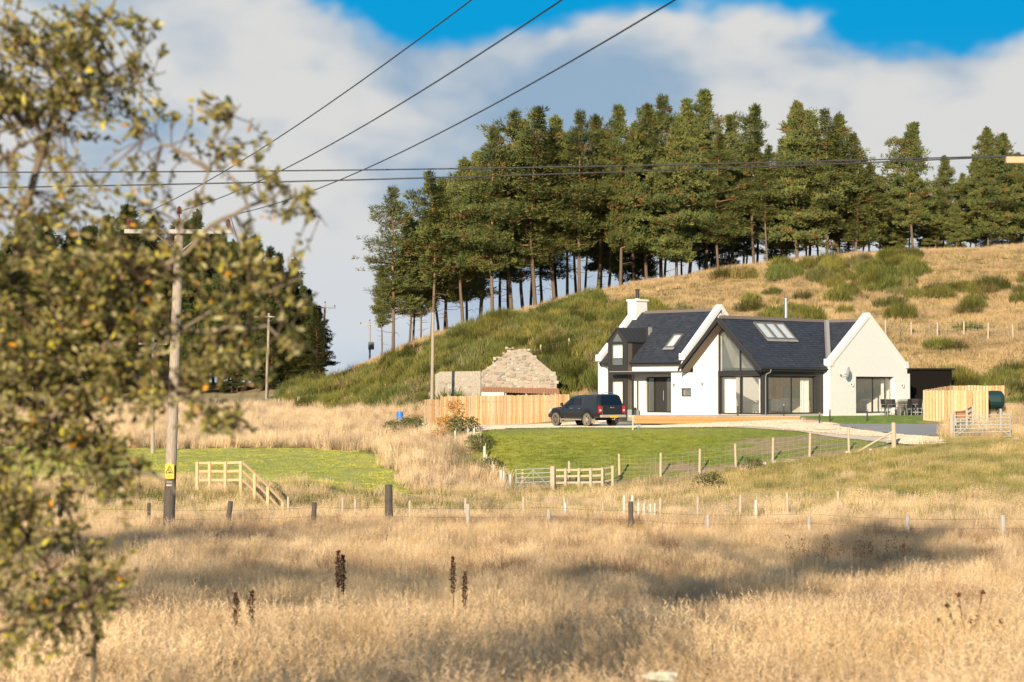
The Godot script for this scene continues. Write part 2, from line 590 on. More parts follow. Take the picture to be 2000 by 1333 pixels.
# a sheet that follows the ground between two edge lines (Vector2 x, z)
func sheet(called: String, near: Array, far: Array, up: float, m: Material, level := -1.0) -> void:
	var g := Geo.new()
	var n := near.size()
	var across := 10
	for i in n - 1:
		var steps := maxi(2, int(near[i].distance_to(near[i + 1]) / 0.5))
		for s in steps:
			var q := []
			for f in [float(s) / steps, float(s + 1) / steps]:
				var a: Vector2 = near[i].lerp(near[i + 1], f)
				var b: Vector2 = far[i].lerp(far[i + 1], f)
				var line := []
				for k in across + 1:
					var p := a.lerp(b, float(k) / across)
					line.append(Vector3(p.x, maxf(land(p.x, p.y) + up, level), p.y))
				q.append(line)
			for k in across:
				g.quad(q[0][k], q[0][k + 1], q[1][k + 1], q[1][k])
	structure(called, g, m)

func make_paths() -> void:
	# gravel from the parking ground past the house and down to the field gate
	sheet("gravel_drive", [Vector2(-2.53, -112.00), Vector2(1.71, -111.20), Vector2(6.66, -108.20), Vector2(10.99, -107.20), Vector2(15.11, -105.20), Vector2(17.71, -101.60), Vector2(19.25, -98.80), Vector2(21.42, -97.60)],
		[Vector2(-5.58, -128.00), Vector2(0.00, -130.00), Vector2(4.85, -126.00), Vector2(9.48, -112.00), Vector2(16.53, -110.00), Vector2(18.86, -106.60), Vector2(20.95, -103.40), Vector2(22.42, -101.20)], 0.03, M.gravel)
	# loose chips on it
	rng.seed = 640
	var chips := Geo.new()
	for i in 150:
		var p := Vector3(rr(-0.4, 0.4), rr(0.0, 0.01), rr(-0.4, 0.4))
		chips.col = mixc(Color(0.46, 0.37, 0.28), Color(0.80, 0.70, 0.56), rng.randf())
		var k := rr(0.012, 0.03)
		var b := Basis.from_euler(Vector3(rr(0, 6), rr(0, 6), rr(0, 6)))
		var e := [b * Vector3(k, 0, 0), b * Vector3(0, k, 0), b * Vector3(0, 0, k), b * Vector3(-k, 0, 0), b * Vector3(0, -k, 0), b * Vector3(0, 0, -k)]
		for t in [[0, 1, 2], [0, 2, 4], [0, 4, 5], [0, 5, 1], [3, 1, 2], [3, 2, 4], [3, 4, 5], [3, 5, 1]]:
			chips.face([p + e[t[0]], p + e[t[1]], p + e[t[2]]], p)
	var where := []
	var tint := []
	for q in [[-0.0244, 0.0410, 110.5, 127.0, 900], [0.0410, 0.1436, 105.2, 111.5, 1100], [0.1385, 0.2195, 97.4, 108.5, 1500]]:
		for i in q[4]:
			var d: float = rr(q[2], q[3])
			var x: float = rr(q[0], q[1]) * d
			var t: float = x / d
			if in_lawn(x, d) or in_plot(x, d) or (t > 0.1436 and d < 105.0 - (t - 0.1436) * 118.0 and d < 98.9 - (t - 0.195) * 50.0) or (t > 0.1436 and t < 0.195 and d < 105.0 - (t - 0.1436) * 118.0) or (t > 0.160 and d > 106.8 - (t - 0.164) * 112.0):
				continue
			where.append(Transform3D(Basis(Vector3.UP, rr(0, TAU)), on_land(x, -d, 0.035)))
			tint.append(Color(1, 1, 1) * rr(0.9, 1.08))
	stuff("gravel_chips", "loose pale gravel chips on the drive and parking ground", "gravel", chips.mesh(), tinted(1.0), where, tint)
	sheet("tarmac_yard", [Vector2(17.56, -107.00), Vector2(18.88, -105.20), Vector2(20.74, -102.40), Vector2(22.15, -100.70)], [Vector2(17.69, -107.80), Vector2(19.46, -108.40), Vector2(22.12, -109.20), Vector2(24.58, -110.20)], 0.075, M.tarmac)
	sheet("earth_track", [Vector2(21.23, -97.20), Vector2(23.04, -95.60), Vector2(24.74, -94.60), Vector2(27.54, -93.40)], [Vector2(21.73, -99.00), Vector2(23.57, -97.80), Vector2(25.37, -97.00), Vector2(28.43, -96.40)], 0.03, M.soil)
	sheet("burn_bank_earth", [Vector2(12.19, -80.60), Vector2(13.84, -79.40), Vector2(15.48, -76.40)], [Vector2(12.58, -81.80), Vector2(14.12, -81.00), Vector2(15.84, -77.20)], 0.05, M.soil)


# ---------------------------------------------------------------- pines
func pine(seed_: int, tall: float, base: float, spread: float, thick: float, green: Color, green2: Color) -> Array:
	rng.seed = seed_
	var wood_g := Geo.new()
	var crown := Geo.new()
	var pts := []
	var rad := []
	var bend := Vector3(rr(-1, 1), 0, rr(-1, 1)) * 0.025 * tall
	for i in 9:
		var f := i / 8.0
		pts.append(Vector3(0, f * tall * 0.97 - (0.3 if i == 0 else 0.0), 0) + bend * sin(f * PI * 1.2) + Vector3(rr(-0.08, 0.08), 0, rr(-0.08, 0.08)) * float(i > 0))
		rad.append((0.04 + 0.0078 * tall) * (1.0 - f * 0.86))
	for i in 8:
		wood_g.col = mixc(Color(0.17, 0.125, 0.09), Color(0.40, 0.20, 0.085), smoothstep(0.15, 0.6, i / 8.0)) * rr(0.85, 1.1)
		wood_g.tube([pts[i], pts[i + 1]], [rad[i], rad[i + 1]], 7, false)
	var at := func(f: float) -> Vector3:
		var q := clampf(f * 8.0 / 0.97, 0.0, 7.999)
		return pts[int(q)].lerp(pts[int(q) + 1], q - int(q))
	# dead snags on the bare part
	wood_g.col = Color(0.16, 0.12, 0.09)
	for i in int(10 * base * 2.0) + 3:
		var f := rr(0.12, base + 0.1)
		var w := rr(0, TAU)
		var p: Vector3 = at.call(f)
		var l := rr(0.5, 1.9)
		wood_g.tube([p, p + Vector3(cos(w) * l * 0.6, rr(-0.1, 0.35), sin(w) * l * 0.6), p + Vector3(cos(w) * l, rr(-0.3, 0.5), sin(w) * l)], [0.035, 0.025, 0.008], 3, false)
	var n := int((22.0 + tall * 2.1) * (1.0 - base) * 1.5)
	var lop := rr(0, TAU)
	for i in n:
		var rel := (i + rr(0.0, 0.9)) / n
		var f := base + (1.0 - base) * rel
		var p: Vector3 = at.call(f)
		var w := i * 2.4 + rr(-0.5, 0.5)
		var l := spread * (minf(1.0, 0.45 + 1.9 * rel) * pow(1.0 - rel, 0.85) + 0.05) * rr(0.55, 1.2) * (1.0 + 0.4 * cos(w - lop + f * 3.0)) * (0.62 + 0.55 * absf(sin(f * 13.0 + lop * 2.0)))
		l *= lerpf(1.0, 0.5, smoothstep(0.7, 0.95, rel))
		var lift := lerpf(0.02, 0.95, rel * rel) + rr(-0.12, 0.2)
		var o := Vector3(cos(w), 0, sin(w))
		var p1 := p + o * l * 0.5 + Vector3(0, l * lift * 0.35, 0)
		var p2 := p + o * l + Vector3(0, l * lift, 0)
		wood_g.col = Color(0.30, 0.16, 0.075) * rr(0.7, 1.1)
		wood_g.tube([p, p1, p2], [0.02 + l * 0.022, 0.015 + l * 0.012, 0.01], 4, false)
		var tufts := int((2.5 + l * 3.4) * thick)
		for k in tufts:
			var g := rr(0.3, 1.06)
			var c: Vector3 = (p.lerp(p1, g * 2.0) if g < 0.5 else p1.lerp(p2, g * 2.0 - 1.0))
			var s := o.cross(Vector3.UP)
			c += s * rr(-0.5, 0.5) * l * g + Vector3(0, rr(-0.25, 0.4), 0)
			var size := rr(0.34, 0.74) * (0.72 if rel > 0.85 else 1.0)
			var base_c := mixc(green, green2, rr(0, 1)) * rr(0.75, 1.2)
			if rng.randf() < 0.035:
				base_c = Color(0.20, 0.11, 0.04)
			for j in 32:
				var q := Vector3(rr(-1, 1), rr(-0.42, 0.5), rr(-1, 1)) * size
				var dir := (q.normalized() * 0.7 + Vector3(rr(-0.5, 0.5), rr(0.1, 1.0), rr(-0.5, 0.5)) + o * 0.25).normalized()
				crown.col = base_c * rr(0.8, 1.2)
				crown.blade(c + q * 0.75, dir, rr(0.2, 0.36), rr(0.07, 0.12), Vector3.ZERO, 1)
	# leading shoots
	var top: Vector3 = pts[8]
	for k in 9:
		var c := top + Vector3(rr(-0.3, 0.3) * (1.0 - k / 9.0), 0.2 * k - 1.0, rr(-0.3, 0.3) * (1.0 - k / 9.0))
		for j in 16:
			crown.col = mixc(green, green2, 0.3) * rr(0.8, 1.2)
			crown.blade(c + Vector3(rr(-0.12, 0.12), rr(-0.1, 0.1), rr(-0.12, 0.12)), Vector3(rr(-0.7, 0.7), rr(0.5, 1.2), rr(-0.7, 0.7)).normalized(), rr(0.18, 0.3), 0.08, Vector3.ZERO, 1)
	return [wood_g.mesh(), crown.mesh(), tall]

func plant_pine(kind: Array, at: Vector3, height: float, turn: float, label: String, group: String, called := "pine_tree") -> void:
	var o := thing(called, label, "tree", at, turn, group)
	var k: float = height / kind[2]
	var t := Transform3D(Basis().scaled(Vector3(k * rr(0.92, 1.1), k, k * rr(0.92, 1.1))), Vector3.ZERO)
	part("trunk", kind[0], M.bark, o, t)
	part("crown", kind[1], M.needle, o, t)

var spot_count := {}

func spot_of(px: float, row: int) -> String:   # which landmark below the tree, and which one above it
	var marks := [[825, "left end of the hilltop"], [900, "plain pale pole"], [960, "low wall of the ruin"], [1060, "ruined gable"], [1150, "pickup"], [1235, "zinc dormer"], [1320, "chimney"], [1410, "tall white gable"], [1500, "rooflights"], [1585, "steel flue"], [1690, "right gable"], [1800, "left part of the hill fence"], [1900, "board enclosure"], [3000, "right edge of the picture"]]
	for m in marks:
		if px < m[0]:
			var key := "%s%d" % [m[1], row]
			spot_count[key] = spot_count.get(key, -1) + 1
			return "%s from left above the %s" % [["first", "second", "third", "fourth", "fifth", "sixth", "seventh", "eighth", "ninth", "tenth", "eleventh", "twelfth", "thirteenth", "fourteenth"][spot_count[key]], m[1]]
	return "behind"

func make_pines() -> void:
	var g1 := Color(0.075, 0.104, 0.034)
	var g2 := Color(0.175, 0.18, 0.052)
	var kinds := []          # bare-stemmed pines of the hilltop
	for i in 6:
		kinds.append(pine(100 + i, 16.0, [0.34, 0.26, 0.40, 0.30, 0.22, 0.36][i], [3.7, 4.0, 3.1, 3.5, 4.1, 3.0][i], 1.35, g1, g2))
	var full := []           # pines leafed almost to the ground
	for i in 4:
		full.append(pine(140 + i, 15.0, [0.1, 0.16, 0.2, 0.13][i], [3.9, 4.2, 3.6, 4.0][i], 1.4, g1, g2))
	var shade_toned := []  # left wood: greens darkened so the foliage colour stands in for shade
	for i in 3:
		shade_toned.append(pine(160 + i, 16.0, [0.05, 0.08, 0.12][i], [3.4, 3.7, 3.1][i], 1.5, Color(0.045, 0.062, 0.02), Color(0.085, 0.095, 0.03)))
	rng.seed = 77
	# hilltop: direction, distance, height of the top; f = leafed to the ground
	var front := [[768, 190, 365, 0], [806, 197, 430, 0], [842, 188, 338, 0], [868, 199, 352, 0], [905, 191, 312, 0], [938, 199, 300, 0], [962, 187, 250, 0], [1000, 192, 216, 0], [1022, 201, 238, 0],
		[1046, 188, 212, 0], [1084, 193, 230, 0], [1108, 200, 262, 0], [1132, 189, 218, 0], [1168, 196, 226, 0], [1188, 203, 260, 0], [1212, 188, 210, 0], [1240, 198, 240, 0],
		[1264, 191, 206, 1], [1292, 196, 188, 0], [1322, 188, 240, 1], [1346, 193, 196, 0], [1380, 196, 180, 0], [1404, 189, 262, 1], [1430, 199, 226, 0], [1452, 205, 300, 0], [1474, 192, 206, 0],
		[1500, 189, 285, 0], [1530, 196, 270, 1], [1558, 191, 200, 1], [1582, 199, 218, 0], [1616, 189, 214, 1], [1640, 193, 222, 1], [1672, 190, 260, 1], [1700, 197, 320, 1],
		[1720, 199, 345, 1], [1742, 203, 372, 1], [1760, 194, 420, 1], [1828, 194, 400, 1], [1870, 193, 392, 1], [1785, 190, 242, 0], [1812, 200, 375, 1], [1846, 197, 306, 1], [1880, 204, 340, 1], [1908, 197, 300, 1], [1932, 190, 250, 1], [1962, 193, 262, 1], [1994, 198, 300, 1], [2026, 190, 280, 1], [2070, 195, 250, 1],
		[2130, 192, 240, 1], [745, 196, 520, 0]]
	var n := 0
	for a in front:
		var x: float = (a[0] - 1000.0) / 3900.0 * a[1]
		var z: float = -a[1]
		var base := land(x, z)
		var h: float = 6.0 + (762.0 - a[2]) / 3900.0 * a[1] - base
		var kind: Array = full[n % 4] if a[3] else kinds[(n * 5 + 1) % 6]
		var label := "tall Scots pine with bare orange stem on the hilltop above the house"
		if n == 0:
			label = "leaning Scots pine standing alone at the left end of the hilltop row"
		elif a[0] == 1785:
			label = "Scots pine with bare orange trunk standing clear above the dry grass crest"
		elif a[0] == 1380:
			label = "highest pine of the hilltop row, above the left gable of the house"
		else:
			label = ""
		if label == "":
			label = "%s, %s" % ["bushy low-branched pine" if a[3] else "tall bare-stemmed pine", spot_of(a[0], 0)]
		plant_pine(kind, Vector3(x, base, z), h, rr(0, TAU), label, "pines along the hilltop")
		n += 1
	# thinner stems standing behind in the same belt
	for i in 42:
		var px := (790.0 + i * 30.0 + rr(-9, 9))
		var dd := rr(206, 226)
		var x := (px - 1000.0) / 3900.0 * dd
		var base := land(x, -dd)
		var lim: float = lerpf(420, 300, clampf((px - 790) / 250, 0, 1)) + rr(-20, 60)
		if px > 1690:
			lim = rr(350, 420)
		var h := 6.0 + (762.0 - lim) / 3900.0 * dd - base
		plant_pine(kinds[i % 6] if i % 2 or px < 1150 else full[i % 4], Vector3(x, base, -dd), h, rr(0, TAU), "back-row pine, %s" % spot_of(px, 1), "pines along the hilltop")
	# low young trees that close the foot of the dark wood
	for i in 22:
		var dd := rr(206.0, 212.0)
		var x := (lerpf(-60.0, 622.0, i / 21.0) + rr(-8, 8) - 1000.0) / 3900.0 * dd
		plant_pine(shade_toned[i % 3], Vector3(x, land(x, -dd), -dd), rr(4.5, 8.0), rr(0, TAU), "low young pine with shade painted into its foliage, closing the foot of the left wood", "trees of the dark wood")
	# the dark wood on the left
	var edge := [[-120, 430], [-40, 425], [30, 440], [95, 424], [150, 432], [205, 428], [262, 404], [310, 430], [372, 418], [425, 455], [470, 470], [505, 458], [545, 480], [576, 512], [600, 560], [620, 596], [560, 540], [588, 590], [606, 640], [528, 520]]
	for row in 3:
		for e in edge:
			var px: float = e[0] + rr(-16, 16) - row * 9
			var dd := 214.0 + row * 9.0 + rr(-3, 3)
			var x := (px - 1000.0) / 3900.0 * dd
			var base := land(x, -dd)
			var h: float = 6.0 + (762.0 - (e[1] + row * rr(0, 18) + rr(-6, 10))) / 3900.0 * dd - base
			plant_pine(shade_toned[rng.randi() % 3], Vector3(x, base, -dd), h, rr(0, TAU), "pine with shade painted into its foliage in the %s row of the shaded wood left of the far poles" % ["front", "middle", "rear"][row], "trees of the dark wood")

# ---------------------------------------------------------------- grasses
func grass_clump(seed_: int, stems: int, foot: float, tall: float, width: float, head: int, leaf_c: Color, stem_c: Color, head_c: Color, leaves: int, arch := 0.35) -> ArrayMesh:
	rng.seed = seed_
	var g := Geo.new()
	for i in leaves:
		var p := Vector3(rr(-1, 1), 0, rr(-1, 1)) * foot
		g.col = leaf_c * rr(0.7, 1.2)
		g.blade(p - Vector3(0, 0.05, 0), Vector3(rr(-0.5, 0.5), 1, rr(-0.5, 0.5)).normalized(), tall * rr(0.3, 0.7), width * 2.0, Vector3(rr(-1, 1), -0.25, rr(-1, 1)) * arch, 2)
	for i in stems:
		var p := Vector3(rr(-1, 1), 0, rr(-1, 1)) * foot
		var dir := Vector3(rr(-0.25, 0.28), 1, rr(-0.25, 0.25)).normalized()
		var bend := Vector3(rr(-0.5, 0.8), -0.16, rr(-0.6, 0.6)) * arch
		var l := tall * rr(0.6, 1.05)
		g.col = stem_c * rr(0.8, 1.15)
		g.blade(p - Vector3(0, 0.04, 0), dir, l, width, bend, 3)
		for k in head:
			var f := 1.0 - 0.42 * k / head
			var q := p + dir * l * f + bend * l * f * f
			g.col = head_c * rr(0.75, 1.25)
			g.blade(q, (Vector3(rr(-0.6, 0.6), rr(0.5, 1.0), rr(-0.6, 0.6)) + bend * 1.2).normalized(), rr(0.03, 0.085) * (0.6 + 0.6 * k / head) * tall * 1.3, width * rr(0.8, 1.4), Vector3(0, -0.2, 0), 1)
	return g.mesh()

func strew(n: int, t0: float, t1: float, d0: float, d1: float, keep: Callable, lo: float, hi: float, c0: Color, c1: Color, sink := 0.03, lean := 0.1) -> Array:
	var where := []
	var tint := []
	for i in n:
		var d := sqrt(lerpf(d0 * d0, d1 * d1, rng.randf()))
		var x := rr(t0, t1) * d
		var want = keep.call(x, d)
		if want is bool:
			want = 1.0 if want else 0.0
		if rng.randf() >= want:
			continue
		var k := rr(lo, hi)
		var b := Basis(Vector3.UP, rr(0, TAU)).scaled(Vector3(k, k * rr(0.8, 1.15), k))
		b = Basis(Vector3(rr(-1, 1), 0, rr(-1, 1)).normalized(), rr(0, lean)) * b
		where.append(Transform3D(b, on_land(x, -d, -sink)))
		var f := clampf(0.5 + bumps.get_noise_2d(x * 1.7 + 31, d * 1.2) * 1.1 + rr(-0.25, 0.25), 0, 1)
		tint.append(mixc(c0, c1, f) * rr(0.88, 1.1))
	return [where, tint]

func near_house(x: float, d: float, grow := 0.0) -> bool:
	var p := Vector2(x - HOUSE_AT.x, -d - HOUSE_AT.z)
	var u := (p.x + p.y) * 0.70711
	var v := (p.y - p.x) * 0.70711
	return u > -16.0 - grow and u < 0.9 + grow and v > -14.5 - grow and v < 0.6 + grow

func garden(x: float, d: float) -> bool:   # lawn, gravel, yard and house
	var t := x / d
	return d > 95.0 and d < 132.5 and t > -0.0038 - (minf(d, 107.0) - 97.0) * 0.00175 - maxf(d - 107.0, 0) * 0.0016 and t < 0.2179 and d > 99.4 - (t - 0.05) * 18.0 - maxf(t - 0.19, 0) * 30.0

func broom_here(x: float, d: float) -> float:
	var t := x / d
	var n := bumps.get_noise_2d(x * 0.9 + 7, d * 0.9)
	if t < 0.0744:
		if d < 137.0 + maxf(-0.0436 - t, 0.0) * 420.0:
			return 0.0
		var crest := 178.0 + clampf((-0.0513 - t) * 350.0, 0.0, 22.0) - maxf(t - 0.0385, 0) * 260.0
		if t < -0.1128:
			return 0.0
		return (0.95 if n > -0.28 else 0.35) * (1.0 - smoothstep(crest - 2.0, crest + 4.0, d))
	if t > 0.2103 and d > 124.0 and d < 146.0:
		return 0.9 if d < 138.0 + n * 8.0 else 0.06
	if t < 0.2026 and d > 164.0 and d < 182.0 and d > 184.0 - (t - 0.0744) * 150.0 + n * 4.0:
		return 0.75 if n > -0.12 else 0.2
	if d > 153.0 and d < 172.0:
		return 0.3 if n > 0.1 else 0.04
	return 0.0

func make_grass() -> void:
	rng.seed = 900
	var straw := Color(0.63, 0.47, 0.275)
	var pale := Color(0.76, 0.60, 0.40)
	var brown := Color(0.36, 0.26, 0.15)
	var green := Color(0.20, 0.23, 0.06)
	var w1 := Color(1.05, 1.0, 0.92)
	var w0 := Color(0.82, 0.78, 0.76)
	# dry hair grass of the field
	var hair := [grass_clump(1, 46, 0.2, 0.88, 0.005, 12, straw * 0.85, straw, pale, 40), grass_clump(2, 40, 0.24, 0.8, 0.005, 14, straw * 0.75, pale * 0.9, straw, 44), grass_clump(3, 50, 0.22, 0.74, 0.006, 10, straw * 0.8, straw * 0.9, brown * 1.4, 36, 0.55)]
	var field := func(_x: float, d: float) -> bool: return d < 61.0
	var patchy := func(x: float, d: float) -> float: return clampf(0.75 + bumps.get_noise_2d(x * 6.0, d * 6.0) * 1.5, 0.25, 1.0)
	for i in 3:
		var a := strew(2100, -0.31, 0.31, 8.0, 26.0, patchy, 0.6, 1.14, w0, w1, 0.03, 0.22)
		stuff("dry_hair_grass", "feathery straw-coloured hair grass filling the near field", "grass", hair[i], M.dry, a[0], a[1])
		a = strew(5600, -0.3, 0.3, 26.0, 62.0, field, 0.55, 0.98, w0, w1, 0.03, 0.16)
		stuff("field_grass", "pale dry grass of the field in front of the wire fence", "grass", hair[i], M.dry, a[0], a[1])
	# patches of other kinds in the field: brown hair grass, a little green
	var browny := func(x: float, d: float) -> float: return smoothstep(0.1, 0.35, bumps.get_noise_2d(x * 0.55 + 70, d * 1.6)) * 0.8
	var b1 := grass_clump(4, 60, 0.3, 0.8, 0.005, 14, Color(0.30, 0.22, 0.11), Color(0.40, 0.28, 0.15), Color(0.34, 0.22, 0.14), 30)
	var a0 := strew(5200, -0.3, 0.3, 14.0, 60.0, browny, 0.7, 1.1, w0, w1)
	stuff("brown_hair_grass", "darker brown seeding grass in patches across the field", "grass", b1, M.dry, a0[0], a0[1])
	var greeny := func(x: float, d: float) -> float: return smoothstep(0.2, 0.45, bumps.get_noise_2d(x * 1.2 + 140, d * 1.7)) * 0.6
	a0 = strew(2600, -0.3, 0.3, 10.0, 60.0, greeny, 0.6, 1.0, w0, w1)
	stuff("green_field_grass", "olive green tufts scattered low in the dry field", "grass", grass_clump(5, 10, 0.25, 0.62, 0.007, 2, Color(0.25, 0.25, 0.075), straw, straw, 80), M.dry, a0[0], a0[1])
	# meadow beyond the field fence
	var mead := [grass_clump(11, 34, 0.4, 0.62, 0.014, 3, Color(0.30, 0.29, 0.085), straw, pale, 60), grass_clump(12, 16, 0.42, 0.5, 0.016, 2, green, Color(0.36, 0.33, 0.11), straw, 90), grass_clump(13, 46, 0.38, 0.78, 0.013, 5, straw * 0.8, pale, pale, 34)]
	var meadow := func(x: float, d: float) -> float:
		if garden(x, d) or in_mown(x, d): return 0.0
		if x / d > 0.1026 and d > 80.0 - (x / d - 0.1282) * 60.0: return 0.06
		if d > 73.0 and d < 93.0 and x / d < 0.1231: return 0.16 + clampf(bumps.get_noise_2d(x * 1.4, d * 1.4) * 1.5, 0.0, 0.6)
		return 1.0
	var rushy := func(x: float, d: float) -> float:
		if x / d > 0.1026 and d > 80.0 - (x / d - 0.1282) * 60.0: return 0.05
		if garden(x, d) or in_mown(x, d): return 0.0
		return clampf(0.45 + bumps.get_noise_2d(x * 1.1, d * 1.8) * 1.6 + 0.3 * smoothstep(70.0, 80.0, d), 0.05, 1.0)
	var a := strew(3600, -0.29, 0.29, 61.0, 98.0, rushy, 0.7, 1.2, w0, w1)
	stuff("meadow_grass", "rough tan and green grass beyond the wire fence", "grass", mead[0], M.dry, a[0], a[1])
	a = strew(6800, -0.29, 0.29, 66.0, 97.0, rushy, 0.8, 1.35, w0, Color(1.15, 1.1, 1.0))
	stuff("green_rush_grass", "green rushy grass along the low burn", "grass", mead[1], M.dry, a[0], a[1])
	a = strew(2600, -0.29, 0.29, 60.0, 92.0, meadow, 0.5, 0.85, w0, w1)
	stuff("tall_pale_grass", "tall pale grass stalks behind the field fence", "grass", mead[2], M.dry, a[0], a[1])
	var slope := func(x: float, d: float) -> bool: return not garden(x, d) and not in_mown(x, d) and x / d < -0.0038
	a = strew(7500, -0.3, 0.0000, 94.0, 172.0, slope, 0.8, 1.35, w0, w1)
	stuff("slope_grass", "tall tan grass on the slope left of the board fence", "grass", mead[2], M.dry, a[0], a[1])
	a = strew(1400, -0.3, 0.0000, 94.0, 175.0, slope, 0.8, 1.3, w0, w1)
	stuff("slope_green_grass", "green tufts among the tan grass on the left slope", "grass", mead[1], M.dry, a[0], a[1])
	var bank := func(x: float, d: float) -> bool: return x / d > 0.0974 and not garden(x, d) and d > 84.0 - (x / d - 0.1282) * 90.0
	a = strew(5200, 0.0974, 0.3, 72.0, 101.0, bank, 0.45, 0.75, Color(0.75, 0.85, 0.8), w1)
	stuff("bank_grass", "short olive grass on the bank below the drive", "grass", grass_clump(14, 12, 0.4, 0.6, 0.014, 2, Color(0.27, 0.265, 0.08), Color(0.42, 0.35, 0.13), straw, 80), M.dry, a[0], a[1])
	a = strew(7500, 0.0974, 0.3, 72.0, 101.0, bank, 0.45, 0.8, w0, Color(1.2, 1.1, 1.0))
	stuff("bank_green_grass", "short green grass on the bank below the field gate", "grass", mead[1], M.dry, a[0], a[1])
	var right_side := func(x: float, d: float) -> bool: return x / d > 0.2167 and not near_house(x, d, 0.6)
	a = strew(1300, 0.2167, 0.3, 98.0, 135.0, right_side, 0.7, 1.2, w0, w1)
	stuff("gateside_grass", "rough grass beside the galvanised field gate", "grass", mead[0], M.dry, a[0], a[1])
	# hillside
	var hill := [grass_clump(21, 40, 0.55, 0.42, 0.024, 2, Color(0.45, 0.345, 0.17), straw * 0.95, straw, 70, 0.6), grass_clump(22, 36, 0.55, 0.36, 0.026, 2, Color(0.35, 0.295, 0.115), straw * 0.85, straw, 80, 0.6)]
	var hilly := func(x: float, d: float) -> bool: return not near_house(x, d, 1.5) and not garden(x, d) and x / d > -0.1128
	for i in 2:
		a = strew(7600, -0.1026, 0.31, 134.0, 200.0, hilly, 0.8, 1.35, w0, w1)
		stuff("hill_grass", "tan tussocky grass covering the hillside", "grass", hill[i], M.dry, a[0], a[1])
	# lawn and mown field
	var short_g := grass_clump(31, 0, 0.3, 0.15, 0.011, 0, Color(0.235, 0.275, 0.045), straw, straw, 60, 0.4)
	var lawny := func(x: float, d: float) -> float: return (1.0 - soil_patch(x, d)) if in_lawn(x, d) else 0.0
	a = strew(21000, -0.0256, 0.1949, 94.0, 111.6, lawny, 0.6, 1.2, Color(0.8, 0.85, 0.8), Color(1.3, 1.12, 1.0))
	stuff("lawn_grass", "short green lawn on the bank below the house", "lawn", short_g, M.dry, a[0], a[1])
	var mown_g := grass_clump(32, 0, 0.34, 0.2, 0.016, 0, Color(0.44, 0.44, 0.09), straw, straw, 60, 0.4)
	var mowny := func(x: float, d: float) -> bool: return in_mown(x, d)
	a = strew(9000, -0.3, -0.0436, 88.0, 117.0, mowny, 0.7, 1.3, Color(0.85, 0.9, 0.85), Color(1.2, 1.08, 1.0))
	stuff("mown_field_grass", "yellow-green mown grass of the small field on the left", "grass", mown_g, M.dry, a[0], a[1])
	var plot := func(x: float, d: float) -> bool: return in_plot(x, d) and not near_house(x, d, -0.2)
	a = strew(5200, 0.1436, 0.2090, 107.0, 122.0, plot, 0.6, 1.1, Color(0.75, 0.95, 0.8), Color(1.15, 1.15, 1.0))
	stuff("plot_grass", "bright green turf in front of the right gable", "lawn", short_g, M.dry, a[0], a[1])

# ---------------------------------------------------------------- broom and other bushes
func broom(seed_: int, stems: int, wide: float, tall: float, c0: Color, c1: Color) -> ArrayMesh:
	rng.seed = seed_
	var g := Geo.new()
	for i in stems:
		var w := rr(0, TAU)
		var r := sqrt(rng.randf()) * wide
		var p := Vector3(cos(w) * r, 0, sin(w) * r)
		var top := tall * (1.0 - 0.5 * (r / wide) * (r / wide)) * rr(0.7, 1.1)
		var base_c := mixc(c0, c1, rng.randf()) * rr(0.75, 1.2)
		for k in 7:
			g.col = base_c * rr(0.85, 1.2)
			var y := top * rr(0.05, 0.8)
			g.blade(p + Vector3(rr(-0.12, 0.12), y, rr(-0.12, 0.12)), Vector3(rr(-0.35, 0.35) + cos(w) * 0.2, 1.0, rr(-0.35, 0.35) + sin(w) * 0.2).normalized(), rr(0.28, 0.55), rr(0.03, 0.05), Vector3(rr(-0.3, 0.3), 0, rr(-0.3, 0.3)), 1)
	return g.mesh()

func leafy(seed_: int, n: int, wide: float, tall: float, leaf: float, cols: Array) -> ArrayMesh:
	rng.seed = seed_
	var g := Geo.new()
	for i in n / 10:
		var w := rr(0, TAU)
		var f := rr(0.08, 1.0)
		var r := wide * sqrt(rng.randf()) * (0.55 + 0.45 * sin(f * PI))
		var c := Vector3(cos(w) * r, f * tall, sin(w) * r)
		var col: Color = cols[rng.randi() % cols.size()] * rr(0.75, 1.2)
		for k in 10:
			g.col = col * rr(0.8, 1.2)
			g.blade(c + Vector3(rr(-1, 1), rr(-0.8, 0.8), rr(-1, 1)) * wide * 0.22, Vector3(rr(-1, 1), rr(-0.4, 0.8), rr(-1, 1)).normalized(), leaf * rr(0.7, 1.3), leaf * 0.55, Vector3(0, -0.2, 0), 2)
	return g.mesh()

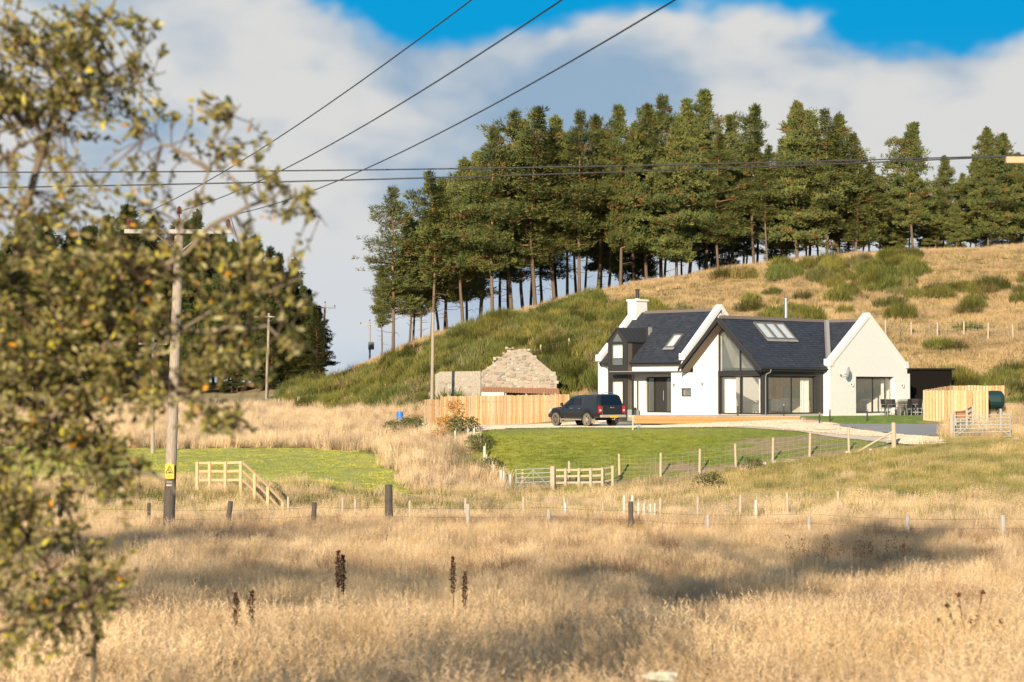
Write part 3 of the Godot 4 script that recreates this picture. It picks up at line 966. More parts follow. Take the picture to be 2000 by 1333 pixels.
func make_bushes() -> void:
	var kinds := []
	for i in 4:
		kinds.append(broom(300 + i, 150, 0.95, 1.25, Color(0.085, 0.10, 0.026), Color(0.20, 0.19, 0.05)))
	kinds.append(broom(305, 140, 0.9, 1.1, Color(0.15, 0.135, 0.06), Color(0.26, 0.22, 0.09)))
	rng.seed = 420
	var keep := func(x: float, d: float) -> float: return 0.0 if garden(x, d) or near_house(x, d, 1.2) else broom_here(x, d)
	for i in 5:
		var a := strew(1000 if i < 4 else 900, -0.1128, 0.31, 124.0, 204.0, keep, 0.75, 1.35, Color(0.75, 0.85, 0.8), Color(1.25, 1.12, 1.0), 0.1)
		stuff("broom_thicket", "green broom covering the hillside behind the ruin and the house", "broom", kinds[i], M.needle, a[0], a[1])
	# single bushes that stand clear of the thicket
	var lone := [[1836, 583, 167, 1.0, "round green broom bush alone in dry grass, left of two near the crest"], [1936, 586, 168, 1.15, "broad green broom bush alone in dry grass at the right below the crest"],
		[1736, 604, 161, 0.9, "low broom bush just above the right gable's apex"], [1466, 606, 163, 0.95, "broom bush on the slope right behind the tall white gable"],
		[1548, 612, 160, 0.8, "broom bush behind the steel flue"], [1772, 562, 172, 0.7, "small broom bush under the tan crest right of the thicket"], [1892, 655, 151, 0.75, "broom bush growing through the hill fence"],
		[1700, 575, 169, 0.8, "broom bush at the right tip of the upper thicket"], [1838, 680, 146, 0.85, "broom bush below the hill fence right of the house"]]
	for b in lone:
		var x: float = (b[0] - 1000.0) / 3900.0 * b[2]
		var o := thing("broom_bush", b[4], "bush", on_land(x, -b[2], -0.05), rr(0, TAU), "single broom bushes on the hill")
		part("foliage", kinds[rng.randi() % 4], M.needle, o, Transform3D(Basis().scaled(Vector3(b[3] * 1.5, b[3], b[3] * 1.5)), Vector3.ZERO))
	# rowan and scrub at the corner of the board fence
	var rowan := [leafy(350, 900, 1.0, 1.9, 0.13, [Color(0.55, 0.22, 0.06), Color(0.42, 0.24, 0.08), Color(0.30, 0.26, 0.07), Color(0.6, 0.3, 0.12)]), leafy(351, 1300, 1.1, 1.3, 0.12, [Color(0.075, 0.10, 0.028), Color(0.12, 0.14, 0.04), Color(0.18, 0.16, 0.06)])]
	for b in [[885, 118.5, 1.0, 0, "rust-orange rowan in front of the board fence"], [866, 113.5, 0.72, 0, "low reddish-brown bush beside the white tree guards"], [800, 121, 0.95, 1, "dark green bush left of the board fence end"], [772, 124, 0.7, 1, "small dark green bush below the blue barrel"],
			[905, 112, 0.9, 1, "green bush below the rowan at the lawn's edge"], [938, 104.5, 0.7, 1, "green scrub beside the row of guards by the lawn"], [958, 101.5, 0.55, 1, "lowest green scrub beside the row of guards by the lawn"], [1383, 92.0, 0.75, 1, "dark rushy bush in the long grass below the wire fence"],
			[1470, 97.0, 0.5, 1, "weedy bush with pale seed heads on the bare bank"], [600, 196, 1.3, 1, "green bush at the foot of the far pole"], [560, 192, 1.1, 1, "green bush left of the far bank by the thin pole"]]:
		var x: float = (b[0] - 1000.0) / 3900.0 * b[1]
		var o := thing("leafy_bush", b[4], "bush", on_land(x, -b[1], -0.05), rr(0, TAU), "bushes about the garden edge")
		part("foliage", rowan[b[3]], M.leaf, o, Transform3D(Basis().scaled(Vector3(b[2], b[2], b[2])), Vector3.ZERO))
		var st := Geo.new()
		st.col = Color(0.14, 0.10, 0.07)
		for k in 5:
			var w := TAU * k / 5 + 0.4
			st.tube([Vector3(0, -0.05, 0), Vector3(cos(w) * 0.25, 0.6, sin(w) * 0.25) * b[2], Vector3(cos(w) * 0.6, 1.2, sin(w) * 0.6) * b[2]], [0.035, 0.025, 0.01], 4, false)
		part("stem", st, M.bark, o)


# ---------------------------------------------------------------- house: x runs to the right front, z to the left front, floor at y 0
func prism(g: Geo, poly: PackedVector2Array, put: Callable, thick: float) -> void:
	var mid := Vector3.ZERO
	var a := []
	var b := []
	for q in poly:
		a.append(put.call(q, 0.0))
		b.append(put.call(q, thick))
		mid += (a[-1] + b[-1]) / (2.0 * poly.size())
	g.face(a.duplicate(), mid)
	g.face(b.duplicate(), mid)
	for i in poly.size():
		var j := (i + 1) % poly.size()
		g.face([a[i], a[j], b[j], b[i]], mid)

# a wall of any convex outline with rectangular openings [x0, y0, x1, y1], sorted by x
func wall(outline: Array, holes: Array, put: Callable, thick: float) -> Geo:
	var g := Geo.new()
	var x := -100.0
	var cells := []
	for h in holes:
		cells.append([x, -100.0, h[0], 100.0])
		cells.append([h[0], -100.0, h[2], h[1]])
		cells.append([h[0], h[3], h[2], 100.0])
		x = h[2]
	cells.append([x, -100.0, 100.0, 100.0])
	for c in cells:
		if c[3] - c[1] < 0.001:
			continue
		var r := PackedVector2Array([Vector2(c[0], c[1]), Vector2(c[2], c[1]), Vector2(c[2], c[3]), Vector2(c[0], c[3])])
		for p in Geometry2D.intersect_polygons(PackedVector2Array(outline), r):
			prism(g, p, put, thick)
	return g

func facing_z(z: float) -> Callable:     # outline x = along x
	return func(q: Vector2, t: float) -> Vector3: return Vector3(q.x, q.y, z - t)

func facing_x(x: float) -> Callable:     # outline x = along z
	return func(q: Vector2, t: float) -> Vector3: return Vector3(x - t, q.y, q.x)

func slab(g: Geo, top: Array, thick: float) -> void:
	var p := []
	for q in top:
		p.append(q - Vector3(0, thick, 0))
	p.append_array(top)
	g.hexa(p)

func slates(o: Vector3, a: Vector3, la: float, dn: Vector3, ld: float, keep: Callable, c0: Color, c1: Color) -> Geo:
	var g := Geo.new()
	var nrm := a.cross(dn).normalized()
	if nrm.y < 0.0:
		nrm = -nrm
	var rows := int(ld / 0.17)
	for r in rows + 1:
		var t0 := r * ld / (rows + 1)
		var t1 := (r + 1) * ld / (rows + 1)
		var s := -0.14 * (r % 2)
		while s < la - 0.02:
			var w := rr(0.19, 0.26)
			var s0 := maxf(s, 0.0)
			var s1 := minf(s + w, la)
			s += w
			if s1 - s0 < 0.03 or not keep.call((s0 + s1) / 2, (t0 + t1) / 2):
				continue
			g.col = mixc(c0, c1, rng.randf() * rng.randf()) * rr(0.85, 1.15)
			var up := nrm * rr(0.018, 0.03)
			var p := [o + a * s0 + dn * (t0 - 0.03) + nrm * 0.004, o + a * s1 + dn * (t0 - 0.03) + nrm * 0.004, o + a * (s1 - 0.006) + dn * (t1 + rr(-0.006, 0.006)) + up, o + a * (s0 + 0.006) + dn * t1 + up]
			g.face(p.duplicate(), o - nrm * 50.0)
			g.face([p[2], p[3], p[3] - up, p[2] - up], o)
	return g

func pane_frame(g: Geo, put: Callable, x0: float, y0: float, x1: float, y1: float, w: float, deep: float) -> void:
	for r in [[x0, y0, x1, y0 + w], [x0, y1 - w, x1, y1], [x0, y0 + w, x0 + w, y1 - w], [x1 - w, y0 + w, x1, y1 - w]]:
		prism(g, PackedVector2Array([Vector2(r[0], r[1]), Vector2(r[2], r[1]), Vector2(r[2], r[3]), Vector2(r[0], r[3])]), put, deep)

func window(h: Node3D, called: String, put: Callable, x0: float, y0: float, x1: float, y1: float, w := 0.06, deep := 0.08, label := "") -> Node3D:
	var g := Geo.new()
	pane_frame(g, put, x0, y0, x1, y1, w, deep)
	var o := part(called, g, M.dark, h)
	if label:
		o.set_meta("label", label)
	var p := Geo.new()
	prism(p, PackedVector2Array([Vector2(x0 + w, y0 + w), Vector2(x1 - w, y0 + w), Vector2(x1 - w, y1 - w), Vector2(x0 + w, y1 - w)]), func(q, t): return put.call(q, deep * 0.4 + t), 0.012)
	part("pane", p, M.glass, o)
	return o

func rooflight(h: Node3D, at: Vector3, a: Vector3, dn: Vector3, wide: float, long: float) -> void:
	var nrm := a.cross(dn).normalized()
	if nrm.y < 0.0:
		nrm = -nrm
	var put := func(q: Vector2, t: float) -> Vector3: return at + a * q.x + dn * q.y + nrm * (0.13 - t)
	var g := Geo.new()
	pane_frame(g, put, -wide / 2, -long / 2, wide / 2, long / 2, 0.075, 0.12)
	var f := part("roof_window", g, mat(Color(0.2, 0.185, 0.165), 0.5, 0.4), h)
	var b := Geo.new()
	prism(b, PackedVector2Array([Vector2(-wide / 2 + 0.07, -long / 2 + 0.07), Vector2(wide / 2 - 0.07, -long / 2 + 0.07), Vector2(wide / 2 - 0.07, long / 2 - 0.07), Vector2(-wide / 2 + 0.07, long / 2 - 0.07)]), func(q, t): return put.call(q, 0.035 + t), 0.01)
	part("pane", b, M.glass, f)
	var r := Geo.new()
	prism(r, PackedVector2Array([Vector2(-wide / 2 + 0.02, -long / 2 + 0.04), Vector2(wide / 2 - 0.02, -long / 2 + 0.04), Vector2(wide / 2 - 0.02, long / 2 - 0.04), Vector2(-wide / 2 + 0.02, long / 2 - 0.04)]), func(q, t): return put.call(q, 0.075 + t), 0.01)
	part("blind", r, mat(Color(0.62, 0.66, 0.68), 0.7), f)
	var l := Geo.new()
	prism(l, PackedVector2Array([Vector2(-wide / 2 - 0.06, long / 2), Vector2(wide / 2 + 0.06, long / 2), Vector2(wide / 2 + 0.06, long / 2 + 0.2), Vector2(-wide / 2 - 0.06, long / 2 + 0.2)]), func(q, t): return put.call(q, 0.045 + t), 0.02)
	part("flashing", l, M.lead, f)

func skew(g: Geo, x0: float, x1: float, z_low: float, y_low: float, z_top: float, y_top: float, t: float) -> void:   # sloping coping in the plane across x
	g.hexa([Vector3(x0, y_low - t, z_low), Vector3(x1, y_low - t, z_low), Vector3(x1, y_top - t, z_top), Vector3(x0, y_top - t, z_top),
		Vector3(x0, y_low, z_low), Vector3(x1, y_low, z_low), Vector3(x1, y_top, z_top), Vector3(x0, y_top, z_top)])

func ridge_tiles(h: Node3D, from: Vector3, to: Vector3) -> void:
	var n := int(from.distance_to(to) / 0.45)
	var dir := (to - from).normalized()
	for i in n:
		var g := Geo.new()
		var a := from + dir * (i * 0.45 + 0.01)
		var b := from + dir * (i * 0.45 + 0.40)
		var e := from + dir * (i * 0.45 + 0.45)
		var s := dir.cross(Vector3.UP)
		for q in [[a, b, 0.0], [b, e, 0.018]]:
			var up := Vector3(0, 0.055 + q[2], 0)
			g.hexa([q[0] - s * 0.16 - Vector3(0, 0.13, 0), q[0] + s * 0.16 - Vector3(0, 0.13, 0), q[1] + s * 0.16 - Vector3(0, 0.13, 0), q[1] - s * 0.16 - Vector3(0, 0.13, 0),
				q[0] - s * 0.05 + up, q[0] + s * 0.05 + up, q[1] + s * 0.05 + up, q[1] - s * 0.05 + up])
		part("ridge_tile", g, M.ridge, h)

func pipe(h: Node3D, called: String, pts: Array, r: float, m: Material) -> void:
	var g := Geo.new()
	var rad := []
	for p in pts:
		rad.append(r)
	g.tube(pts, rad, 8)
	part(called, g, m, h)

func make_house() -> void:
	rng.seed = 50
	var h := thing("house", "white rendered house with slate roofs and a glazed gable", "house", HOUSE_AT, -PI / 4)
	var white: Material = M.render
	# --- walls. Wing A (left, upper floor), B (glazed gable), C (right gable)
	part("wall", wall([Vector2(-15.2, -0.7), Vector2(-7.8, -0.7), Vector2(-7.8, 3.25), Vector2(-15.2, 3.25)], [[-13.75, 0.4, -12.45, 2.1], [-11.2, 0.0, -9.1, 2.2]], facing_z(-2.5), 0.35), white, h)
	part("wall", wall([Vector2(-7.8, -0.7), Vector2(-7.003, -0.7), Vector2(-7.003, 2.44), Vector2(-7.8, 2.44)], [], facing_z(-2.51), 0.3), white, h)
	for x in [-14.85, -8.0]:
		part("wall", wall([Vector2(-9.3, -0.7), Vector2(-2.86, -0.7), Vector2(-2.86, 3.5), Vector2(-5.9, 6.18), Vector2(-9.3, 3.18)], [], facing_x(x), 0.35), white, h)
	part("wall", wall([Vector2(-15.2, -0.7), Vector2(-7.8, -0.7), Vector2(-7.8, 3.1), Vector2(-15.2, 3.1)], [], facing_z(-9.305), 0.3), white, h)
	part("wall", wall([Vector2(-7.0, -0.7), Vector2(-3.4, -0.7), Vector2(-3.4, 4.66), Vector2(-5.3, 2.76), Vector2(-5.3, 2.42), Vector2(-7.0, 2.42)], [[-6.25, 1.0, -5.45, 1.5]], facing_z(0.0), 0.35), white, h)
	part("wall", wall([Vector2(-13.8, -0.7), Vector2(-0.36, -0.7), Vector2(-0.36, 2.4), Vector2(-13.8, 2.4)], [], facing_x(-5.31), 0.3), white, h)
	part("wall", wall([Vector2(-13.6, -0.7), Vector2(-5.6, -0.7), Vector2(-5.6, 2.85), Vector2(-9.55, 5.8), Vector2(-13.6, 2.78)], [[-12.25, 0.0, -8.2, 2.2]], facing_x(0.5), 0.4), white, h)
	part("wall", wall([Vector2(-0.3, -0.7), Vector2(0.095, -0.7), Vector2(0.095, 2.6), Vector2(-0.3, 2.6)], [], facing_z(-5.603), 0.3), white, h)
	part("wall", wall([Vector2(-7.0, -0.7), Vector2(0.5, -0.7), Vector2(0.5, 2.4), Vector2(-7.0, 2.4)], [], facing_z(-13.605), 0.3), white, h)
	var fl := Geo.new()
	fl.box(Vector3(-3.3, -0.35, -6.9), Vector3(6.6, 0.7, 13.7))
	fl.box(Vector3(-11.5, -0.35, -5.9), Vector3(7.2, 0.69, 6.6))
	part("floor", fl, mat(Color(0.44, 0.41, 0.36), 0.5), h)
	# --- roofs
	var rb := Geo.new()
	slab(rb, [Vector3(-2.65, 5.6, 0.75), Vector3(-2.65, 5.6, -9.55), Vector3(0.3, 2.69, -5.68), Vector3(0.3, 2.69, 0.75)], 0.2)
	slab(rb, [Vector3(-2.66, 5.6, 0.75), Vector3(-2.66, 5.6, -13.0), Vector3(-5.6, 2.69, -13.0), Vector3(-5.6, 2.69, 0.75)], 0.2)
	var roof_b := part("roof", rb, M.deckroof, h)
	var lin := Geo.new()
	slab(lin, [Vector3(-2.65, 5.37, -0.35), Vector3(-2.65, 5.37, -9.5), Vector3(0.0, 2.76, -5.9), Vector3(0.0, 2.76, -0.35)], 0.03)
	slab(lin, [Vector3(-2.66, 5.37, -0.37), Vector3(-2.66, 5.37, -13.0), Vector3(-5.3, 2.76, -13.0), Vector3(-5.3, 2.76, -0.37)], 0.03)
	part("ceiling_lining", lin, M.inner, roof_b)
	var rc := Geo.new()
	slab(rc, [Vector3(-2.6, 5.6, -9.56), Vector3(0.1, 5.6, -9.56), Vector3(0.1, 2.9, -5.96), Vector3(0.05, 2.9, -6.0)], 0.19)
	slab(rc, [Vector3(-6.9, 5.6, -9.57), Vector3(0.1, 5.6, -9.57), Vector3(0.1, 2.35, -13.9), Vector3(-6.9, 2.35, -13.9)], 0.19)
	var roof_c := part("roof", rc, M.deckroof, h)
	var ra := Geo.new()
	slab(ra, [Vector3(-14.85, 6.36, -5.9), Vector3(-8.3, 6.36, -5.9), Vector3(-8.3, 3.1, -2.25), Vector3(-14.85, 3.1, -2.25)], 0.2)
	slab(ra, [Vector3(-14.85, 6.36, -5.91), Vector3(-8.3, 6.36, -5.91), Vector3(-8.3, 3.1, -9.55), Vector3(-14.85, 3.1, -9.55)], 0.2)
	var roof_a := part("roof", ra, M.deckroof, h)
	var s0 := Color(0.042, 0.048, 0.062)
	var s1 := Color(0.062, 0.068, 0.082)
	var dnb := Vector3(2.95, -2.91, 0).normalized()
	var lb := Vector3(2.95, -2.91, 0).length()
	var k := part("slates", slates(Vector3(-2.65, 5.61, 0.75), Vector3(0, 0, -1), 10.3, dnb, lb, func(s, t): return s < 10.3 - t / lb * 3.87 + 0.1, s0, s1), M.slate, roof_b)
	k.set_meta("kind", "stuff")
	var dnl := Vector3(-2.94, -2.91, 0).normalized()
	k = part("slates", slates(Vector3(-2.66, 5.61, 0.75), Vector3(0, 0, -1), 13.0, dnl, Vector3(-2.94, -2.91, 0).length(), func(_s, _t): return true, s0, s1), M.slate, roof_b)
	k.set_meta("kind", "stuff")
	var dnc := Vector3(0, -2.7, 3.6).normalized()
	var lc := Vector3(0, -2.7, 3.6).length()
	k = part("slates", slates(Vector3(-2.65, 5.61, -9.56), Vector3(1, 0, 0), 2.75, dnc, lc, func(s, t): return s > t / lc * 2.74 - 0.05, s0, s1), M.slate, roof_c)
	k.set_meta("kind", "stuff")
	var dna := Vector3(0, -3.26, 3.65).normalized()
	k = part("slates", slates(Vector3(-14.85, 6.37, -5.9), Vector3(1, 0, 0), 6.5, dna, Vector3(0, -3.26, 3.65).length(), func(s, t): return not (s > 0.96 and s < 2.56 and t > 1.55), s0, s1), M.slate, roof_a)
	k.set_meta("kind", "stuff")
	ridge_tiles(roof_b, Vector3(-2.65, 5.66, 0.75), Vector3(-2.65, 5.66, -9.5))
	ridge_tiles(roof_c, Vector3(-2.4, 5.66, -9.56), Vector3(0.1, 5.66, -9.56))
	ridge_tiles(roof_a, Vector3(-14.2, 6.42, -5.9), Vector3(-8.2, 6.42, -5.9))
	# barge boards and soffit of the glazed gable
	var bb := Geo.new()
	for q in [[-2.65, 0.32, 5.61, 2.67], [-2.65, -5.62, 5.61, 2.67]]:
		bb.hexa([Vector3(q[0], q[2] - 0.3, 1.0), Vector3(q[1], q[3] - 0.24, 1.0), Vector3(q[1], q[3] - 0.24, 1.03), Vector3(q[0], q[2] - 0.3, 1.03), Vector3(q[0], q[2], 1.0), Vector3(q[1], q[3], 1.0), Vector3(q[1], q[3], 1.03), Vector3(q[0], q[2], 1.03)])
	part("barge_board", bb, M.dark, roof_b)
	var so := Geo.new()
	so.hexa([Vector3(-2.66, 5.36, 0.005), Vector3(-5.6, 2.45, 0.005), Vector3(-5.6, 2.45, 0.745), Vector3(-2.66, 5.36, 0.745), Vector3(-2.66, 5.385, 0.005), Vector3(-5.6, 2.475, 0.005), Vector3(-5.6, 2.475, 0.745), Vector3(-2.66, 5.385, 0.745)])
	part("soffit", so, mat(Color(0.16, 0.12, 0.085), 0.8), roof_b)
	var so2 := Geo.new()
	so2.box(Vector3(0.15, 2.48, -2.45), Vector3(0.3, 0.03, 6.3))
	part("soffit", so2, M.dark, roof_b)
	# valley lead
	var vl := Geo.new()
	var va := Vector3(-2.65, 5.66, -9.55)
	var vb := Vector3(0.34, 2.71, -5.63)
	for e in [[Vector3(0.0, 0.03, 0.22), Vector3(0, 0, 0)], [Vector3(0, 0, 0), Vector3(0.22, 0.03, 0.0)]]:
		vl.hexa([va + e[0], va + e[1], vb + e[1], vb + e[0], va + e[0] + Vector3(0, 0.03, 0), va + e[1] + Vector3(0, 0.03, 0), vb + e[1] + Vector3(0, 0.03, 0), vb + e[0] + Vector3(0, 0.03, 0)])
	part("valley_lead", vl, M.lead, roof_b)
	# --- copings
	for q in [[-5.75, 3.2, -9.54, -5.68, 3.02], [-13.45, 3.1, -9.56, -13.52, 2.93]]:
		var cp := Geo.new()
		skew(cp, 0.1, 0.56, q[0], q[1], q[2], 6.06, 0.3)
		part("coping", cp, M.render, roof_c)
		cp = Geo.new()
		cp.cbox(Vector3(0.33, q[4], q[3]), Vector3(0.47, 0.42, 0.36), 0.02)
		part("skew_putt", cp, M.render, roof_c)
	for x in [-15.25, -8.36]:
		for q in [[-2.55, -5.88, -2.48], [-9.25, -5.92, -9.32]]:
			var cp := Geo.new()
			skew(cp, x, x + 0.45, q[0], 3.66, q[1], 6.7, 0.3)
			part("coping", cp, M.render, roof_a)
			cp = Geo.new()
			cp.cbox(Vector3(x + 0.225, 3.42, q[2]), Vector3(0.46, 0.42, 0.36), 0.02)
			part("skew_putt", cp, M.render, roof_a)
	# --- chimney and flues
	var ch := Geo.new()
	ch.box(Vector3(-14.87, 6.3, -5.9), Vector3(0.74, 1.6, 1.05))
	ch.cbox(Vector3(-14.87, 7.16, -5.9), Vector3(0.9, 0.14, 1.2), 0.02)
	ch.hexa([Vector3(-15.0, 7.23, -6.05), Vector3(-14.74, 7.23, -6.05), Vector3(-14.74, 7.23, -5.75), Vector3(-15.0, 7.23, -5.75), Vector3(-14.95, 7.32, -5.98), Vector3(-14.79, 7.32, -5.98), Vector3(-14.79, 7.32, -5.82), Vector3(-14.95, 7.32, -5.82)])
	var chim := part("chimney", ch, M.render, roof_a)
	var fp := Geo.new()
	fp.lathe(Vector3(-14.87, 7.3, -5.9), [Vector2(0.12, 0), Vector2(0.12, 0.5), Vector2(0.15, 0.51), Vector2(0.15, 0.6), Vector2(0, 0.62)], 12)
	part("flue_pot", fp, M.dark, chim)
	fp = Geo.new()
	fp.lathe(Vector3(-4.0, 4.6, -7.3), [Vector2(0.11, 0), Vector2(0.11, 2.25), Vector2(0.14, 2.27), Vector2(0.14, 2.4), Vector2(0, 2.43)], 14)
	part("steel_flue", fp, M.steel, h)
	# --- gutters and pipes
	pipe(h, "gutter", [Vector3(0.37, 2.62, 0.75), Vector3(0.37, 2.62, -5.55)], 0.055, M.dark)
	pipe(h, "gutter", [Vector3(-14.8, 3.08, -2.18), Vector3(-13.95, 3.08, -2.18)], 0.055, M.dark)
	pipe(h, "gutter", [Vector3(-12.25, 3.08, -2.18), Vector3(-8.2, 3.08, -2.18)], 0.055, M.dark)
	pipe(h, "downpipe", [Vector3(0.37, 2.6, -0.1), Vector3(0.35, 2.42, -0.1), Vector3(0.12, 2.3, 0.0), Vector3(0.08, 2.1, 0.02), Vector3(0.08, 0.0, 0.02)], 0.035, mat(Color(0.2, 0.2, 0.2), 0.5))
	pipe(h, "downpipe", [Vector3(-14.55, 3.05, -2.2), Vector3(-14.5, 2.9, -2.3), Vector3(-14.3, 2.75, -2.44), Vector3(-14.25, 2.5, -2.44), Vector3(-14.25, -0.3, -2.44)], 0.035, mat(Color(0.12, 0.12, 0.12), 0.5))
	# --- rooflights
	rooflight(h, Vector3(-9.8, 4.36, -3.62) + Vector3(0, 0.02, 0), Vector3(1, 0, 0), dna, 0.75, 1.25)
	for i in 3:
		rooflight(h, Vector3(-1.86, 4.82, -2.35 - i * 0.97), Vector3(0, 0, -1), dnb, 0.9, 1.4)
	# --- zinc bay with its gabled dormer
	var bay := part("bay", wall([Vector2(-13.9, -0.4), Vector2(-12.3, -0.4), Vector2(-12.3, 2.55), Vector2(-13.9, 2.55)], [[-13.6, 0.45, -12.6, 2.0]], facing_z(-2.0), 0.08), M.zinc, h)
	bay.set_meta("label", "dark zinc clad bay with gabled dormer top")
	part("dormer_front", wall([Vector2(-13.9, 2.552), Vector2(-12.3, 2.552), Vector2(-12.3, 4.45), Vector2(-13.1, 5.2), Vector2(-13.9, 4.45)], [[-13.6, 2.9, -12.6, 4.3]], facing_z(-2.0), 0.08), M.zinc, bay)
	part("cheek", wall([Vector2(-2.49, -0.4), Vector2(-2.08, -0.4), Vector2(-2.08, 4.45), Vector2(-2.49, 4.45)], [], facing_x(-12.3), 0.06), mat(Color(0.12, 0.10, 0.08), 0.7), bay)
	for x in [-12.3, -13.84]:
		part("cheek", wall([Vector2(-4.0, 3.0), Vector2(-2.492, 3.0), Vector2(-2.492, 4.45), Vector2(-4.0, 4.45)], [], facing_x(x), 0.06), M.zinc, bay)
	var dr := Geo.new()
	slab(dr, [Vector3(-13.1, 5.3, -1.95), Vector3(-13.1, 5.3, -4.75), Vector3(-12.2, 4.42, -4.0), Vector3(-12.2, 4.42, -1.95)], 0.07)
	slab(dr, [Vector3(-13.1, 5.3, -1.95), Vector3(-13.1, 5.3, -4.75), Vector3(-14.0, 4.42, -4.0), Vector3(-14.0, 4.42, -1.95)], 0.07)
	for i in 7:
		var z := -2.1 - i * 0.4
		dr.hexa([Vector3(-13.09, 5.31, z), Vector3(-12.19, 4.43, z), Vector3(-12.19, 4.43, z + 0.025), Vector3(-13.09, 5.31, z + 0.025), Vector3(-13.09, 5.35, z), Vector3(-12.19, 4.47, z), Vector3(-12.19, 4.47, z + 0.025), Vector3(-13.09, 5.35, z + 0.025)])
	part("dormer_roof", dr, M.zinc, bay)
	var df := Geo.new()
	df.box(Vector3(-12.42, 4.85, -4.35), Vector3(0.06, 1.0, 0.3), Basis(Vector3.UP, 0.0))
	part("lead_flashing", df, M.lead, bay)
	window(h, "window", facing_z(-1.98), -13.6, 2.9, -12.6, 4.3)
	window(h, "window", facing_z(-1.98), -13.6, 0.45, -12.6, 2.0)
	var tl := Geo.new()
	prism(tl, PackedVector2Array([Vector2(-13.5, 4.42), Vector2(-12.7, 4.42), Vector2(-13.1, 4.95)]), func(q, t): return Vector3(q.x, q.y, -1.985 - t), 0.012)
	part("gable_light", tl, M.glass, h)
	for q in [[3.9, 1.0], [1.2, 1.6]]:
		var bl := Geo.new()
		bl.box(Vector3(-13.1, q[0], -2.2), Vector3(1.1, q[1], 0.02))
		part("blind", bl, M.cloth, h)
	var tb := Geo.new()
	prism(tb, PackedVector2Array([Vector2(-13.6, 4.42), Vector2(-12.6, 4.42), Vector2(-13.1, 5.0)]), func(q, t): return Vector3(q.x, q.y, -2.12 - t), 0.015)
	part("blind", tb, M.cloth, h)
	# --- entrance
	var can := Geo.new()
	can.box(Vector3(-10.02, 2.43, -1.84), Vector3(5.98, 0.14, 1.28))
	part("canopy", can, M.dark, h)
	can = Geo.new()
	can.box(Vector3(-10.02, 2.53, -1.84), Vector3(6.02, 0.05, 1.34))
	part("canopy_trim", can, M.lead, h)
	can = Geo.new()
	can.box(Vector3(-11.2, 1.07, -1.3), Vector3(0.1, 2.56, 0.1))
	part("canopy_post", can, M.dark, h)
	var door := Geo.new()
	for i in 6:
		door.cbox(Vector3(-10.5 + 0.14 * i + 0.03, 1.05, -2.66), Vector3(0.136, 2.04, 0.05), 0.008)
	var dd := part("front_door", door, M.dark, h)
	pipe(dd, "handle", [Vector3(-9.84, 0.75, -2.6), Vector3(-9.84, 1.35, -2.6)], 0.018, M.steel)
	window(h, "side_light", facing_z(-2.62), -11.18, 0.02, -10.58, 2.18)
	window(h, "side_light", facing_z(-2.62), -9.68, 0.02, -9.12, 2.18)
	var hall := Geo.new()
	hall.box(Vector3(-10.15, 1.1, -5.2), Vector3(2.4, 2.2, 0.1))
	part("hall_wall", hall, M.inner, h)
	window(h, "window", facing_z(-0.1), -6.25, 1.0, -5.45, 1.5)
	# --- glazed gable, facing left front
	var fr := Geo.new()
	fr.box(Vector3(-1.79, 2.35, -0.06), Vector3(3.2, 0.29, 0.22))
	fr.box(Vector3(-3.32, 1.1, -0.06), Vector3(0.14, 2.2, 0.2))
	fr.box(Vector3(-0.16, 1.25, -0.14), Vector3(0.32, 2.5, 0.3))
	fr.box(Vector3(-1.79, 2.22, 0.07), Vector3(3.1, 0.05, 0.06))
	part("gable_frame", fr, M.dark, h)
	window(h, "sliding_window", facing_z(-0.05), -3.25, 0.0, -1.78, 2.19, 0.07)
	window(h, "sliding_window", facing_z(-0.1), -1.78, 0.0, -0.33, 2.19, 0.07)
	for q in [[Vector2(-3.37, 2.52), Vector2(-1.84, 2.52), Vector2(-1.84, 4.44), Vector2(-2.65, 5.24), Vector2(-3.37, 4.53)], [Vector2(-1.74, 2.52), Vector2(-0.05, 2.52), Vector2(-0.05, 2.68), Vector2(-1.74, 4.34)]]:
		var g := Geo.new()
		prism(g, PackedVector2Array(q), func(p, t): return Vector3(p.x, p.y, -0.06 - t), 0.014)
		part("gable_pane", g, M.glass, h)
	var mu := Geo.new()
	mu.box(Vector3(-1.79, 3.42, -0.06), Vector3(0.09, 1.84, 0.1))
	mu.box(Vector3(-3.36, 3.5, -0.06), Vector3(0.07, 2.0, 0.1))
	for q in [[-2.65, 5.33, 0.0, 2.72], [-2.65, 5.33, -3.39, 4.6]]:
		mu.hexa([Vector3(q[0], q[1] - 0.1, -0.12), Vector3(q[2], q[3] - 0.1, -0.12), Vector3(q[2], q[3] - 0.1, 0.0), Vector3(q[0], q[1] - 0.1, 0.0), Vector3(q[0], q[1], -0.12), Vector3(q[2], q[3], -0.12), Vector3(q[2], q[3], 0.0), Vector3(q[0], q[1], 0.0)])
	part("mullion", mu, M.dark, h)
	# --- sliding doors, facing right front
	fr = Geo.new()
	fr.box(Vector3(-0.1, 2.36, -3.03), Vector3(0.2, 0.3, 5.45))
	fr.box(Vector3(-0.1, 1.1, -5.3), Vector3(0.22, 2.2, 0.98))
	fr.box(Vector3(0.03, 2.23, -2.6), Vector3(0.06, 0.05, 4.6))
	part("door_frame", fr, M.dark, h)
	window(h, "sliding_door", facing_x(-0.05), -2.6, 0.0, -0.32, 2.19, 0.08)
	window(h, "sliding_door", facing_x(-0.1), -4.8, 0.0, -2.6, 2.19, 0.08)
	window(h, "sliding_door", facing_x(0.25), -10.32, 0.0, -8.32, 2.18, 0.08)
	window(h, "sliding_door", facing_x(0.2), -12.33, 0.0, -10.32, 2.18, 0.08)
	furnish()

func inside(u: float, y: float, v: float) -> Vector3:
	return HOUSE_AT + Vector3((u - v) * 0.70711, y, (u + v) * 0.70711)

